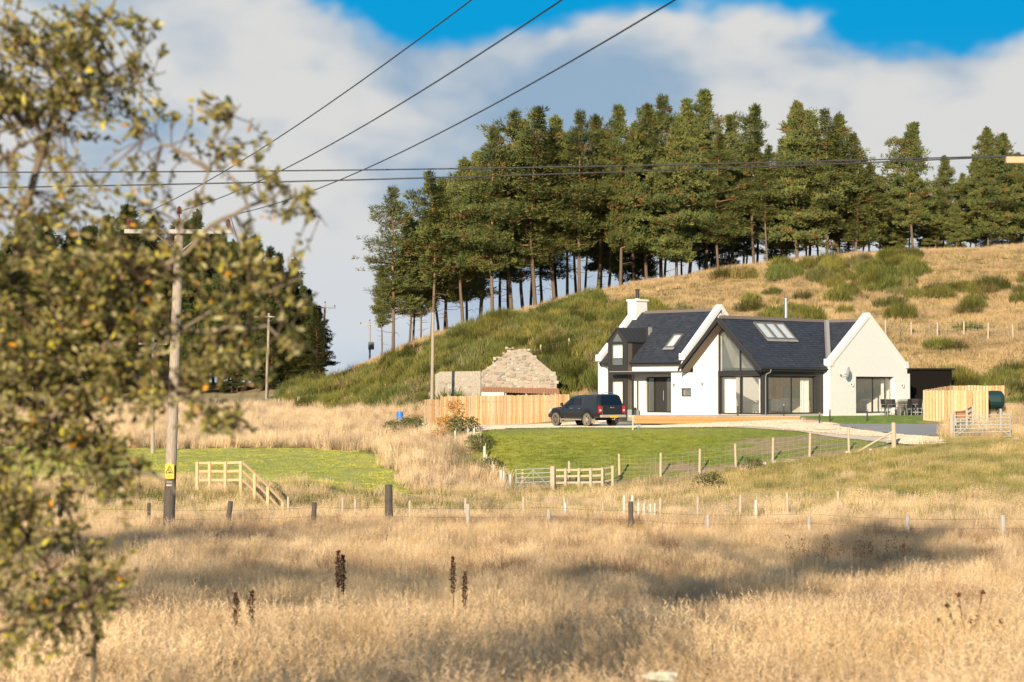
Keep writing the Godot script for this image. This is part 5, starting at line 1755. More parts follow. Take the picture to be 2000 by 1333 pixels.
	for q in [862, 926, 990, 1052, 1110]:
		var dd: float = 127.4 + (q - 862) / 250.0 * 3.8
		part("post", post_mesh(1.95, 0.06, true), M.board2, o, Transform3D(Basis(), Vector3((q - 1000.0) / 3900.0 * dd, 3.7, -dd - 0.14) - o.position))
	# board enclosure by the yard
	o = thing("board_enclosure", "open-topped pale board enclosure beside the tarmac yard", "enclosure", Vector3(23.14, 4.05, -112.4))
	board_run(o, Vector2(23.14, -112.40), Vector2(26.55, -111.20), 1.92, 4.05, 0.17)
	board_run(o, Vector2(25.67, -116.40), Vector2(28.51, -115.60), 2.2, 4.05, 0.17)
	board_run(o, Vector2(25.71, -116.30), Vector2(23.19, -112.50), 2.2, 4.05, 0.17, -0.26)
	g = Geo.new()
	g.cbox(Vector3.ZERO, Vector3(0.12, 2.5, 0.12), 0.01)
	part("corner_post", g, M.board3, o, Transform3D(Basis(), Vector3(28.38, 5.0, -115.3) - o.position))
	# green tank inside it
	o = thing("oil_tank", "dark green plastic tank inside the board enclosure", "tank", on_land(27.09, -113.6))
	g = Geo.new()
	var b := Basis(Vector3(0, 0, 1), PI / 2)
	g.lathe(Vector3(0.9, 1.15, 0), [Vector2(0, 0), Vector2(0.36, 0.03), Vector2(0.5, 0.14), Vector2(0.53, 0.3), Vector2(0.53, 1.5), Vector2(0.5, 1.66), Vector2(0.36, 1.77), Vector2(0, 1.8)], 18, b)
	part("shell", g, mat(Color(0.008, 0.036, 0.036), 0.45), o)
	for s in [-0.6, 0.6]:
		g = Geo.new()
		g.box(Vector3(s, 0.32, 0), Vector3(0.2, 0.7, 0.8))
		part("cradle", g, M.dark, o)

# ---------------------------------------------------------------- ruin
func make_ruin() -> void:
	rng.seed = 71
	var base := Vector3(0.46, 4.0, -137.5)
	var o := thing("stone_ruin", "roofless stone ruin with a crumbling gable behind the board fence", "ruin", base)
	var stone_m := []
	for i in 5:
		stone_m.append(grained([Color(0.24, 0.20, 0.155), Color(0.30, 0.265, 0.215), Color(0.19, 0.17, 0.15), Color(0.31, 0.225, 0.17), Color(0.35, 0.32, 0.27)][i], [Color(0.42, 0.36, 0.29), Color(0.50, 0.45, 0.38), Color(0.36, 0.33, 0.29), Color(0.48, 0.35, 0.265), Color(0.56, 0.52, 0.45)][i], 1.0, 0.05, Vector3(1.3, 1.3, 1.3), 80 + i))
	var mortar := grained(Color(0.28, 0.245, 0.20), Color(0.46, 0.41, 0.34), 1.0, 0.05, Vector3(0.9, 0.9, 0.9), 88)
	# rubble core of the gable, then its facing stones
	var core := [Vector2(-2.62, -0.4), Vector2(2.62, -0.4), Vector2(2.62, 2.95), Vector2(2.2, 3.35), Vector2(1.3, 4.1), Vector2(0.75, 4.6), Vector2(0.1, 4.8), Vector2(-0.7, 4.7), Vector2(-1.5, 4.0), Vector2(-2.2, 3.5), Vector2(-2.62, 3.2)]
	var g := Geo.new()
	var tris := Geometry2D.triangulate_polygon(PackedVector2Array(core))
	for i in range(0, tris.size(), 3):
		prism(g, PackedVector2Array([core[tris[i]], core[tris[i + 1]], core[tris[i + 2]]]), func(q, t): return Vector3(q.x, q.y, -t), 0.55)
	part("rubble_core", g, mortar, o)
	var top := func(x: float) -> float:
		var e := 3.0 if x > 0 else 3.3
		return minf(e + (2.62 - absf(x)) * 0.86, 4.78 - 0.12 * x)
	var y := 0.9
	while y < 5.0:
		var hh := rr(0.15, 0.24)
		var x := -2.62 + rr(0, 0.15)
		while x < 2.55:
			var w := rr(0.14, 0.42) * (1.4 if rng.randf() < 0.2 else 1.0)
			var edge: bool = y + hh > top.call(x + w / 2) - 0.25
			if y + hh * 0.5 < top.call(x + w / 2) + rr(-0.3, 0.2) and (edge or rng.randf() < 0.8):
				var s := Geo.new()
				var sz := Vector3(w * rr(0.8, 1.0), hh * rr(0.55, 1.25), 0.55 if edge else 0.14)
				var ps := []
				for q in [[-1, -1], [1, -1], [1, 1], [-1, 1]]:
					ps.append(Vector2(q[0] * sz.x * rr(0.36, 0.5), q[1] * sz.y * rr(0.34, 0.5)))
				prism(s, PackedVector2Array(ps), func(q, t): return Vector3(q.x, q.y, sz.z / 2 - t * 1.0), sz.z)
				prism(s, PackedVector2Array(ps.map(func(q): return q * 0.72)), func(q, t): return Vector3(q.x, q.y, sz.z / 2 + 0.03 - t), 0.03)
				part("stone", s, stone_m[rng.randi() % 5], o, Transform3D(Basis(Vector3(0, 0, 1), rr(-0.16, 0.16)) * Basis(Vector3(0, 1, 0), rr(-0.1, 0.1)), Vector3(x + w / 2, y + hh / 2 + rr(-0.09, 0.09), rr(-0.06, -0.01) - (0.24 if edge else 0.0))))
			x += w
		y += hh
	# side walls going back
	for s in [-1.0, 1.0]:
		g = Geo.new()
		g.box(Vector3(s * 2.3, 1.0, -3.2), Vector3(0.55, 3.0, 5.3))
		part("side_wall", g, mortar, o)
	# lower harled wall on the left
	g = Geo.new()
	prism(g, PackedVector2Array([Vector2(-5.75, -0.4), Vector2(-2.62, -0.4), Vector2(-2.62, 3.3), Vector2(-5.4, 3.25), Vector2(-5.75, 3.05)]), func(q, t): return Vector3(q.x, q.y, 0.12 - t), 0.6)
	part("low_wall", g, grained(Color(0.28, 0.25, 0.205), Color(0.50, 0.45, 0.375), 1.0, 0.03, Vector3(0.5, 0.5, 0.5), 90, 3.0), o)
	for i in 90:
		var s := Geo.new()
		var ps := []
		var sw := rr(0.14, 0.38)
		var sh := rr(0.1, 0.22)
		for q in [[-1, -1], [1, -1], [1, 1], [-1, 1]]:
			ps.append(Vector2(q[0] * sw * rr(0.36, 0.5), q[1] * sh * rr(0.34, 0.5)))
		prism(s, PackedVector2Array(ps), func(q, t): return Vector3(q.x, q.y, 0.05 - t), 0.1)
		part("stone", s, stone_m[[1, 1, 4, 0][rng.randi() % 4]], o, Transform3D(Basis(Vector3(0, 0, 1), rr(-0.2, 0.2)), Vector3(rr(-5.5, -2.75), rr(1.0, 3.05), rr(0.08, 0.105))))
	g = Geo.new()
	g.cbox(Vector3(-4.2, 1.72, 0.13), Vector3(0.36, 0.42, 0.05), 0.01)
	part("shutter", g, mat(Color(0.20, 0.36, 0.20), 0.8), o)
	# lean-to with a rusty roof
	var rust := grained(Color(0.34, 0.14, 0.06), Color(0.56, 0.30, 0.17), 0.95, 0.04, Vector3(0.8, 0.8, 0.8), 91)
	g = Geo.new()
	for i in 30:
		var x := -2.55 + i * 0.178
		for k in 2:
			var x0 := x + k * 0.089
			var up := 0.03 * (k % 2)
			g.quad(Vector3(x0, 1.86 - (x0 + 2.5) * 0.035 + up, 1.9), Vector3(x0, 2.18 - (x0 + 2.5) * 0.02 + up, 0.1), Vector3(x0 + 0.089, 2.18 - (x0 + 2.5) * 0.02 + 0.03 - up, 0.1), Vector3(x0 + 0.089, 1.86 - (x0 + 2.5) * 0.035 + 0.03 - up, 1.9))
	part("rusty_roof", g, rust, o)
	g = Geo.new()
	for i in 9:
		g.cbox(Vector3(-2.45 + i * 0.17, 0.8, 1.86), Vector3(0.165, 2.1, 0.03), 0.01)
	part("sheet_cladding", g, mat(Color(0.68, 0.66, 0.62), 0.8), o)
	for i in 13:
		g = Geo.new()
		g.cbox(Vector3(-0.8 + i * 0.26, 0.62, 1.84), Vector3(0.22, 1.95 - rr(0, 0.2), 0.03), 0.006)
		part("board", g, M.greypost, o)
	for x in [-0.9, 0.5, 1.7, 2.5]:
		g = Geo.new()
		g.cbox(Vector3(x, 0.7, 1.75), Vector3(0.12, 2.2, 0.12), 0.01)
		part("prop", g, M.greypost, o)

# ---------------------------------------------------------------- poles and wires
func pole(label: String, at: Vector3, h: float, r: float, lean: float, arm: float, turn: float, dark_low := false) -> Node3D:
	var o := thing("power_pole", label, "power pole", at, 0.0, "power poles")
	var b := Basis(Vector3(0, 0, 1), lean)
	var g := Geo.new()
	if dark_low:
		g.lathe(Vector3.ZERO, [Vector2(r * 0.93, 2.15), Vector2(r * 0.78, h - 0.05), Vector2(r * 0.7, h), Vector2(0, h + 0.03)], 14)
		var d := Geo.new()
		d.lathe(Vector3.ZERO, [Vector2(r, -0.4), Vector2(r * 0.93, 2.15)], 14)
		part("creosoted_butt", d, M.oldpost, o, Transform3D(b, Vector3.ZERO))
	else:
		g.lathe(Vector3.ZERO, [Vector2(r, -0.4), Vector2(r * 0.75, h - 0.05), Vector2(r * 0.65, h), Vector2(0, h + 0.03)], 10)
	part("shaft", g, M.pole, o, Transform3D(b, Vector3.ZERO))
	if arm > 0.0:
		var top := b * Vector3(0, h - 0.35, 0)
		var tb := Basis(Vector3.UP, turn)
		g = Geo.new()
		g.cbox(tb * Vector3(0, 0, r + 0.04) + top, Vector3(arm, 0.12, 0.1), 0.01, tb)
		part("cross_arm", g, M.greypost, o)
		g = Geo.new()
		for s in [-1.0, 1.0]:
			g.tube([top + tb * Vector3(s * arm * 0.22, -0.04, r + 0.02), top + tb * Vector3(0, -0.6, r)], [0.012, 0.012], 4)
		part("arm_brace", g, M.netwire, o)
		for x in [-arm * 0.46, 0.0, arm * 0.46]:
			g = Geo.new()
			var q: Vector3 = top + tb * Vector3(x, 0.06 + (0.36 if x == 0.0 else 0.0), r * (0.0 if x == 0.0 else 1.0) + 0.02)
			g.lathe(q, [Vector2(0.02, 0), Vector2(0.02, 0.08), Vector2(0.075, 0.09), Vector2(0.05, 0.14), Vector2(0.075, 0.15), Vector2(0.05, 0.2), Vector2(0.07, 0.21), Vector2(0.04, 0.28), Vector2(0, 0.3)], 10)
			part("insulator", g, mat(Color(0.13, 0.025, 0.012), 0.25), o)
	return o

func cable(label: String, a: Vector3, b: Vector3, sag: float, r: float) -> void:
	var g := Geo.new()
	var pts := []
	var rad := []
	for i in 41:
		var f := i / 40.0
		pts.append((b - a) * f - Vector3(0, sag * 4.0 * f * (1.0 - f), 0))
		rad.append(r)
	g.tube(pts, rad, 5, false)
	solo("power_cable", label, "cable", g, M.wire, a, 0.0, "overhead cables")

func make_poles() -> void:
	rng.seed = 33
	var base := on_land(-9.46, -55.0)
	var h := 9.25
	var o := pole("tall weathered power pole with a yellow warning sign, behind the leaves on the left", base, 6 + (762 - 428) / 3900.0 * 55.0 - base.y, 0.165, -0.032, 2.95, 0.05, true)
	h = 6 + (762 - 428) / 3900.0 * 55.0 - base.y
	# warning sign
	var sy: float = 6 - (921.0 - 762) / 3900.0 * 55.0 - base.y
	var sx := sy * sin(0.032)
	var g := Geo.new()
	g.cbox(Vector3(sx, sy, 0.18), Vector3(0.25, 0.4, 0.012), 0.004)
	g.cbox(Vector3(sx, sy + 0.22, 0.18), Vector3(0.15, 0.04, 0.012), 0.004)
	var sign_o := solo("warning_sign", "yellow electricity warning sign with a black triangle on the power pole", "sign", g, mat(Color(0.62, 0.44, 0.03), 0.5), base)
	var blk := mat(Color(0.015, 0.013, 0.01), 0.6)
	var tri_pts := [Vector2(-0.1, -0.06), Vector2(0.1, -0.06), Vector2(0.0, 0.135)]
	g = Geo.new()
	for i in 3:
		var a: Vector2 = tri_pts[i]
		var b: Vector2 = tri_pts[(i + 1) % 3]
		g.tube([Vector3(sx + a.x, sy + a.y + 0.02, 0.189), Vector3(sx + b.x, sy + b.y + 0.02, 0.189)], [0.009, 0.009], 5)
	part("triangle", g, blk, sign_o)
	g = Geo.new()
	for q in [[0.0, 0.09, -0.02, 0.04], [-0.02, 0.04, 0.02, 0.02], [0.02, 0.02, -0.015, -0.02], [-0.02, 0.04, -0.045, 0.0], [0.02, 0.02, 0.045, -0.02], [-0.04, -0.03, 0.05, -0.03]]:
		g.tube([Vector3(sx + q[0], sy + q[1] + 0.01, 0.189), Vector3(sx + q[2], sy + q[3] + 0.01, 0.189)], [0.007, 0.007], 4)
	part("figure", g, blk, sign_o)
	g = Geo.new()
	for q in [[-0.085, 0.085, -0.12], [-0.06, 0.06, -0.155]]:
		g.box(Vector3(sx, sy + q[2], 0.187), Vector3(q[1] - q[0], 0.012, 0.003))
	part("caption_line", g, mat(Color(0.2, 0.14, 0.02), 0.6), sign_o)
	for k in 2:
		g = Geo.new()
		g.cbox(Vector3(sx - 0.01, sy - 0.29 - k * 0.085, 0.165), Vector3(0.16, 0.045, 0.012), 0.003)
		solo("number_tag", ["upper", "lower"][k] + " small pale number tag below the warning sign", "tag", g, mat(Color(0.5, 0.48, 0.44), 0.6), base, 0.0, "number tags on the pole")
	# the line's other poles
	pole("second power pole standing before the dark wood", on_land(-23.70, -193.0), 6 + (762 - 612) / 3900.0 * 193.0 - land(-23.70, -193.0), 0.15, -0.02, 2.85, -0.1)
	pole("plain slim companion leaning against the second power pole", on_land(-23.70, -192.4), 6 + (762 - 690) / 3900.0 * 192.4 - land(-23.73, -192.4), 0.09, -0.012, 0.0, 0.0)
	pole("third power pole at the right edge of the dark wood", on_land(-21.23, -222.0), 6 + (762 - 595) / 3900.0 * 222.0 - land(-21.23, -222.0), 0.15, -0.05, 2.6, 0.7)
	var tp := pole("far pole carrying a grey transformer beyond the crest", on_land(-18.68, -262.0), 6 + (762 - 630) / 3900.0 * 262.0 - land(-18.68, -262.0), 0.15, 0.0, 2.6, 0.1)
	g = Geo.new()
	g.cbox(Vector3(0.2, 6 + (762 - 676) / 3900.0 * 262.0 - tp.position.y, 0.3), Vector3(0.75, 1.0, 0.6), 0.05)
	part("transformer", g, mat(Color(0.09, 0.10, 0.11), 0.5), tp)
	pole("plain pale pole behind the left end of the board fence", on_land(-5.35, -133.0), 6 + (762 - 611) / 3900.0 * 133.0 - land(-5.35, -133.0), 0.12, -0.012, 0.0, 0.0)
	pole("slim pole half hidden by leaves left of the tall pole", on_land(-20.16, -112.0), 6 + (762 - 660) / 3900.0 * 112.0 - land(-20.16, -112.0), 0.11, 0.0, 1.6, 0.1)
	# cables that pass over the camera
	var i1 := Vector3(-10.56, 10.73, -55.20)
	var i2 := Vector3(-9.28, 10.92, -55.10)
	var i3 := Vector3(-7.77, 10.81, -54.90)
	cable("overhead cable running up to the right, leftmost of three", i1, Vector3(14.0, 15.5, 16.0), 1.6, 0.011)
	cable("overhead cable running up to the right, middle of three", i2, Vector3(12.5, 13.5, 16.0), 1.6, 0.011)
	cable("overhead cable running up to the right, rightmost of three", i3, Vector3(13.5, 14.0, 16.0), 1.8, 0.011)
	for k in 3:
		cable("cable from the tall pole back to the second power pole, %s" % ["left", "middle", "right"][k], [i1, i2, i3][k], Vector3(-23.70 + (k - 1) * 1.3, 6 + (762 - (618 if k != 1 else 608)) / 3900.0 * 193.0, -193), 1.6, 0.011)
	# the line across the view
	var arm_o := thing("cross_arm_pole", "pole whose pale cross-arm reaches into the picture at the right edge", "power pole", on_land(9.37, -34.0))
	g = Geo.new()
	g.lathe(Vector3.ZERO, [Vector2(0.15, -0.3), Vector2(0.12, 7.4), Vector2(0, 7.45)], 10)
	part("shaft", g, M.pole, arm_o)
	g = Geo.new()
	g.cbox(Vector3(-0.05, 6 + (762 - 314) / 3900.0 * 34.0 - arm_o.position.y, 0.17), Vector3(1.85, 0.115, 0.1), 0.01)
	part("cross_arm", g, mat(Color(0.50, 0.38, 0.24), 0.9), arm_o)
	cable("upper of the two level cables across the picture", Vector3(-13.85, 9.95, -36.00), Vector3(9.65, 10.06, -34.20), 0.12, 0.0125)
	cable("lower of the two level cables across the picture", Vector3(-13.08, 9.40, -34.00), Vector3(8.78, 9.99, -33.90), 0.1, 0.0125)

# ---------------------------------------------------------------- garden things and small plants
func make_garden() -> void:
	rng.seed = 12
	# table and chairs by the right gable
	var tm := mat(Color(0.035, 0.03, 0.03), 0.5)
	var o := thing("garden_table", "dark garden table in front of the right gable's glass door", "table", inside(2.6, -0.02, -9.9), -PI / 4)
	o.position.y = land(o.position.x, o.position.z) + 0.01
	var g := Geo.new()
	for i in 6:
		g.cbox(Vector3(-0.42 + i * 0.17, 0.73, 0), Vector3(0.16, 0.035, 1.9), 0.006)
	part("table_top", g, tm, o)
	for q in [[-0.4, -0.85], [0.4, -0.85], [-0.4, 0.85], [0.4, 0.85]]:
		g = Geo.new()
		g.box(Vector3(q[0], 0.355, q[1]), Vector3(0.06, 0.71, 0.06))
		part("leg", g, mat(Color(0.4, 0.41, 0.42), 0.4, 0.7), o)
	var ch := thing("garden_chair", "", "chair", Vector3.ZERO, 0.0, "garden chairs at the table")
	g = Geo.new()
	g.cbox(Vector3(0, 0.44, 0), Vector3(0.46, 0.03, 0.46), 0.008)
	part("seat", g, tm, ch)
	g = Geo.new()
	g.cbox(Vector3(0, 0.72, -0.25), Vector3(0.46, 0.5, 0.025), 0.008, Basis(Vector3(1, 0, 0), -0.15))
	part("backrest", g, tm, ch)
	for s in [-1.0, 1.0]:
		for z in [-0.21, 0.21]:
			g = Geo.new()
			g.tube([Vector3(s * 0.22, 0.0, z * 1.1), Vector3(s * 0.22, 0.44, z)], [0.016, 0.016], 6)
			part("leg", g, M.galv, ch)
		g = Geo.new()
		g.tube([Vector3(s * 0.235, 0.44, 0.2), Vector3(s * 0.235, 0.64, 0.2), Vector3(s * 0.235, 0.65, -0.24)], [0.014, 0.014, 0.014], 6)
		part("armrest", g, M.galv, ch)
	var spots := [[3.25, -9.35, 0.9, "dark garden chair at the table's near left"], [3.3, -10.4, -1.5, "dark garden chair at the table's near right"], [1.85, -9.4, 1.6, "dark garden chair between the table and the glass door, left"], [1.9, -10.4, 1.5, "dark garden chair between the table and the glass door, right"], [2.5, -11.6, 0.2, "dark garden chair turned away at the table's right end"], [2.6, -8.3, 3.1, "dark garden chair at the table's left end"]]
	for i in spots.size():
		var q: Array = spots[i]
		var at := inside(q[0], 0, q[1])
		at.y = land(at.x, at.z) + 0.01
		if i == 0:
			ch.position = at
			ch.rotation.y = -PI / 4 - PI / 2
			ch.set_meta("label", q[3])
		else:
			copy(ch, "garden_chair", q[3], at, [0, -PI / 4 - PI / 2, -PI / 4 + PI / 2, -PI / 4 + PI / 2, PI * 0.75 + 0.2, -PI / 4][i])
	# bollard lights
	for q in [[1601, 108.0, "bollard light at the corner of the deck path"], [1621, 109.5, "bollard light on the turf by the path"], [1694, 110.0, "short bollard light on the turf before the table"], [1441, 110.9, "slim steel post on the deck before the glazed gable"], [1531, 110.6, "slim steel post on the deck before the sliding doors"]]:
		var at := on_land((q[0] - 1000.0) / 3900.0 * q[1], -q[1])
		if "deck" in q[2] and "on the deck" in q[2]:
			at.y = 4.56
		o = thing("bollard_light", q[2], "bollard light", at, 0.0, "garden bollard lights")
		g = Geo.new()
		g.lathe(Vector3.ZERO, [Vector2(0.04, -0.05), Vector2(0.04, 0.55)], 10)
		part("stem", g, M.zinc, o)
		g = Geo.new()
		g.lathe(Vector3(0, 0.55, 0), [Vector2(0.05, 0), Vector2(0.055, 0.02), Vector2(0.055, 0.1), Vector2(0, 0.13)], 10)
		part("head", g, mat(Color(0.3, 0.3, 0.3), 0.4, 0.5), o)
	# hot tub
	o = thing("hot_tub", "grey panelled hot tub beside the right gable", "hot tub", on_land(24.74, -122.0, 0.0), 0.2)
	for i in 14:
		g = Geo.new()
		g.cbox(Vector3(-0.86 + i * 0.132, 0.42, 0.95), Vector3(0.126, 0.74, 0.04), 0.008)
		part("panel", g, M.greypost, o)
	g = Geo.new()
	g.box(Vector3(0, 0.4, 0), Vector3(1.85, 0.8, 1.85))
	part("shell", g, mat(Color(0.2, 0.18, 0.16), 0.8), o)
	g = Geo.new()
	g.cbox(Vector3(0, 0.88, 0), Vector3(1.98, 0.16, 2.0), 0.05)
	part("cover", g, mat(Color(0.42, 0.42, 0.38), 0.8), o)
	# black shed behind it
	var box_black := mat(Color(0.012, 0.011, 0.01), 1.0)
	box_black.metallic_specular = 0.1
	o = thing("black_boarded_box", "black timber shed in the cutting behind the right gable", "boarded_box", Vector3(26.86, 4.4, -129.0), 0.1)  # near-black boarded box with a flat slab on top
	for i in 22:
		g = Geo.new()
		g.cbox(Vector3(-1.6 + i * 0.15, 1.45, 0), Vector3(0.142, 2.9, 0.03), 0.006)
		part("board", g, box_black, o)
	g = Geo.new()
	g.box(Vector3(0, 1.4, -1.3), Vector3(3.2, 2.8, 2.5))
	part("body", g, box_black, o)
	g = Geo.new()
	g.cbox(Vector3(0, 2.95, -1.2), Vector3(3.5, 0.1, 2.9), 0.02)
	part("roof", g, mat(Color(0.012, 0.011, 0.01), 1.0), o)
	# low wooden steps to the tub
	o = thing("tub_steps", "dark low steps in front of the hot tub", "steps", on_land(24.20, -119.6, 0.0), 0.2)
	for q in [[0.17, 0.0], [0.36, -0.26]]:
		g = Geo.new()
		g.cbox(Vector3(0, q[0], q[1]), Vector3(0.8, 0.05, 0.28), 0.01)
		part("tread", g, M.greypost, o)
	for s in [-1.0, 1.0]:
		g = Geo.new()
		g.box(Vector3(s * 0.37, 0.16, -0.13), Vector3(0.05, 0.34, 0.5))
		part("side", g, M.oldpost, o)
	# blue barrel
	o = thing("blue_barrel", "blue plastic barrel on the slope left of the board fence", "barrel", on_land(-7.36, -131.0, 0.35))
	g = Geo.new()
	g.lathe(Vector3.ZERO, [Vector2(0.0, 0.0), Vector2(0.18, 0.0), Vector2(0.2, 0.03), Vector2(0.21, 0.18), Vector2(0.225, 0.2), Vector2(0.21, 0.22), Vector2(0.21, 0.36), Vector2(0.225, 0.38), Vector2(0.21, 0.4), Vector2(0.2, 0.52), Vector2(0.15, 0.56), Vector2(0, 0.56)], 18)
	part("drum", g, mat(Color(0.03, 0.20, 0.62), 0.45), o)
	g = Geo.new()
	for w in 3:
		g.tube([Vector3(cos(w * 2.1) * 0.16, -0.6, sin(w * 2.1) * 0.16), Vector3(cos(w * 2.1) * 0.12, 0.01, sin(w * 2.1) * 0.12)], [0.025, 0.025], 6)
	part("stand", g, M.galv, o)
	# post with a slack blue rope on the lawn
	o = thing("lawn_post", "short pale post with a cross-piece and blue rope at the lawn's top edge", "post", on_land(6.44, -106.4))
	part("shaft", post_mesh(0.78, 0.045, true), M.post, o)
	g = Geo.new()
	g.cbox(Vector3(-0.08, 0.72, 0.03), Vector3(0.34, 0.09, 0.05), 0.01)
	part("cross_piece", g, M.board3, o)
	g = Geo.new()
	g.tube([Vector3(0.05, 0.6, 0.05), Vector3(0.12, 0.4, 0.08), Vector3(0.3, 0.02, 0.1)], [0.012, 0.012, 0.012], 5)
	part("rope", g, mat(Color(0.25, 0.5, 0.55), 0.8), o)
	# planter box by the door
	o = thing("planter", "grey planter beside the entrance", "planter", inside(-11.75, 0.0, -1.95), -PI / 4)
	o.position.y = land(o.position.x, o.position.z)
	g = Geo.new()
	g.cbox(Vector3(0, 0.35, 0), Vector3(0.55, 0.7, 0.5), 0.02)
	part("box", g, mat(Color(0.28, 0.30, 0.33), 0.7), o)
	g = Geo.new()
	for i in 60:
		g.col = Color(0.09, 0.13, 0.03) * rr(0.7, 1.3)
		g.blade(Vector3(rr(-0.22, 0.22), 0.68, rr(-0.2, 0.2)), Vector3(rr(-0.5, 0.5), 1, rr(-0.5, 0.5)).normalized(), rr(0.1, 0.25), 0.05, Vector3.ZERO, 1)
	part("plants", g, M.leaf, o)
	# tree guards
	var gd := thing("tree_guard", "pale tree guard tube in the row at the lawn's left edge", "tree guard", Vector3.ZERO, 0.0, "tree guards by the lawn")
	g = Geo.new()
	g.lathe(Vector3.ZERO, [Vector2(0.06, -0.05), Vector2(0.055, 0.75), Vector2(0.06, 0.77), Vector2(0.05, 0.77), Vector2(0.05, 0.5)], 10)
	part("tube", g, M.tubeguard, gd)
	g = Geo.new()
	g.box(Vector3(0.075, 0.42, 0), Vector3(0.03, 1.0, 0.03))
	part("stake", g, M.post, gd)
	var n := 0
	for q in [[810, 122.5], [818, 121.5], [826, 120.8], [838, 118.5], [853, 116.0], [889, 109.5], [914, 108.0], [926, 107.0], [939, 105.0], [946, 103.0], [950, 101.8], [964, 100.0], [979, 98.6], [984, 98.2], [997, 97.4]]:
		var at := on_land((q[0] - 1000.0) / 3900.0 * q[1], -q[1])
		var which := "pale tree guard tube, %s from the top of the row at the lawn's left edge" % ["first", "second", "third", "fourth", "fifth", "sixth", "seventh", "eighth", "ninth", "tenth", "eleventh", "twelfth", "thirteenth", "fourteenth", "last but none"][n]
		if n == 14:
			which = "pale tree guard tube at the lower end of the row, nearest the small gate"
		if n == 0:
			gd.position = at
			gd.set_meta("label", which)
		else:
			copy(gd, "tree_guard", which, at, rr(0, 6))
		n += 1
	n = 0
	for q in [[1104, 69.5], [1219, 73.0], [1235, 72.4], [1247, 71.5], [1258, 71.2], [1270, 70.8], [1278, 70.6], [1476, 69]]:
		n += 1
		var c := copy(gd, "tree_guard", "whitish tree guard in the long grass behind the old fence, %s from the left" % ["first", "second", "third", "fourth", "fifth", "sixth", "seventh", "eighth"][n - 1], on_land((q[0] - 1000.0) / 3900.0 * q[1], -q[1], 0.22 if q[0] in [1219, 1235] else 0.0), rr(0, 6))
		c.set_meta("group", "tree guards by the burn")
	# stones along the earth bank
	for i in 9:
		var px: float = [1452, 1458, 1492, 1512, 1655, 1730, 1985, 1462, 1700][i]
		var d: float = [97.6, 98.0, 98.0, 97.8, 97.4, 97.2, 97.4, 97.2, 97.0][i]
		g = Geo.new()
		g.cbox(Vector3.ZERO, Vector3(rr(0.25, 0.5), rr(0.14, 0.24), rr(0.2, 0.35)), 0.07)
		solo("stone", "pale loose stone on the earth below the stock fence" if i != 6 else "pale stone in the grass right of the wide gate", "stone", g, M.greypost if i % 2 else M.gravel, on_land((px - 1000.0) / 3900.0 * d, -d, 0.06), rr(0, 3), "loose stones on the bank")
	# docks and other stalks standing in the dry grass
	var docks := [[661, 1076, 27.0, "dark brown dock spike, tallest of the left pair in the dry grass"], [670, 1084, 27.2, "thicker dark dock spike right beside the tallest one"], [885, 1088, 27.4, "single dark dock spike in the middle of the dry grass"], [908, 1116, 27.0, "faint brown dock stalk right of the single dark spike"], [462, 1158, 21.0, "brown dock stalk, left of two low in the shaded grass"], [493, 1154, 21.0, "brown dock stalk, right of two low in the shaded grass"]]
	for q in docks:
		var x: float = (q[0] - 1000.0) / 3900.0 * q[2]
		var at := on_land(x, -q[2])
		var top: float = 6 + (762.0 - q[1]) / 3900.0 * q[2] - at.y
		o = thing("dock_plant", q[3], "plant", at, 0.0, "docks in the dry field")
		g = Geo.new()
		g.tube([Vector3(0, -0.02, 0), Vector3(0.01, top * 0.6, 0), Vector3(0, top, 0)], [0.009, 0.007, 0.003], 5)
		part("stem", g, mat(Color(0.06, 0.035, 0.025), 0.9), o)
		g = Geo.new()
		for i in 420:
			var f := rng.randf()
			var wd := 0.045 * (0.35 + sin(f * PI * 0.92 + 0.15)) * (0.75 + 0.25 * sin(f * 40.0))
			g.col = Color(0.055, 0.026, 0.016) * rr(0.6, 1.5)
			var w := rr(0, TAU)
			g.blade(Vector3(cos(w), 0, sin(w)) * wd * rr(0.2, 0.8) + Vector3(0, top - 0.5 * (1.0 - f), 0), Vector3(cos(w) * 0.8, rr(0.1, 1), sin(w) * 0.8).normalized(), rr(0.015, 0.03), 0.014, Vector3.ZERO, 1)
		part("seed_spike", g, M.bark, o)
	# thistle
	o = thing("thistle", "dead brown branching thistle at the lower right of the dry field", "plant", on_land(4.44, -19.5))
	var hh := 6 - (1155.0 - 762) / 3900.0 * 19.5 - o.position.y
	g = Geo.new()
	var hd := Geo.new()
	for q in [[-0.2, 0.86, 0.0], [-0.1, 0.97, 0.05], [0.05, 0.7, -0.04], [0.15, 0.99, 0.0], [0.26, 0.62, 0.03], [0.33, 0.7, -0.03], [-0.28, 0.72, 0.02], [0.12, 0.55, 0.05]]:
		var tip := Vector3(q[0], q[1] * hh, q[2])
		g.tube([Vector3(0, hh * 0.25, 0), Vector3(q[0] * 0.45, q[1] * hh * 0.66, q[2]), tip], [0.008, 0.006, 0.004], 5, false)
		for i in 60:
			hd.col = Color(0.10, 0.05, 0.025) * rr(0.6, 1.4)
			hd.blade(tip + Vector3(rr(-1, 1), rr(-1.2, 1), rr(-1, 1)) * 0.016, Vector3(rr(-1, 1), rr(-0.2, 1), rr(-1, 1)).normalized(), 0.025, 0.01, Vector3.ZERO, 1)
			var f := rng.randf()
			hd.blade(Vector3(0, hh * 0.25, 0).lerp(tip, f), Vector3(rr(-1, 1), rr(-0.2, 0.7), rr(-1, 1)).normalized(), rr(0.02, 0.045), 0.008, Vector3.ZERO, 1)
	g.tube([Vector3(0, -0.02, 0), Vector3(0, hh * 0.26, 0)], [0.01, 0.009], 5)
	part("stem", g, mat(Color(0.12, 0.07, 0.04), 0.9), o)
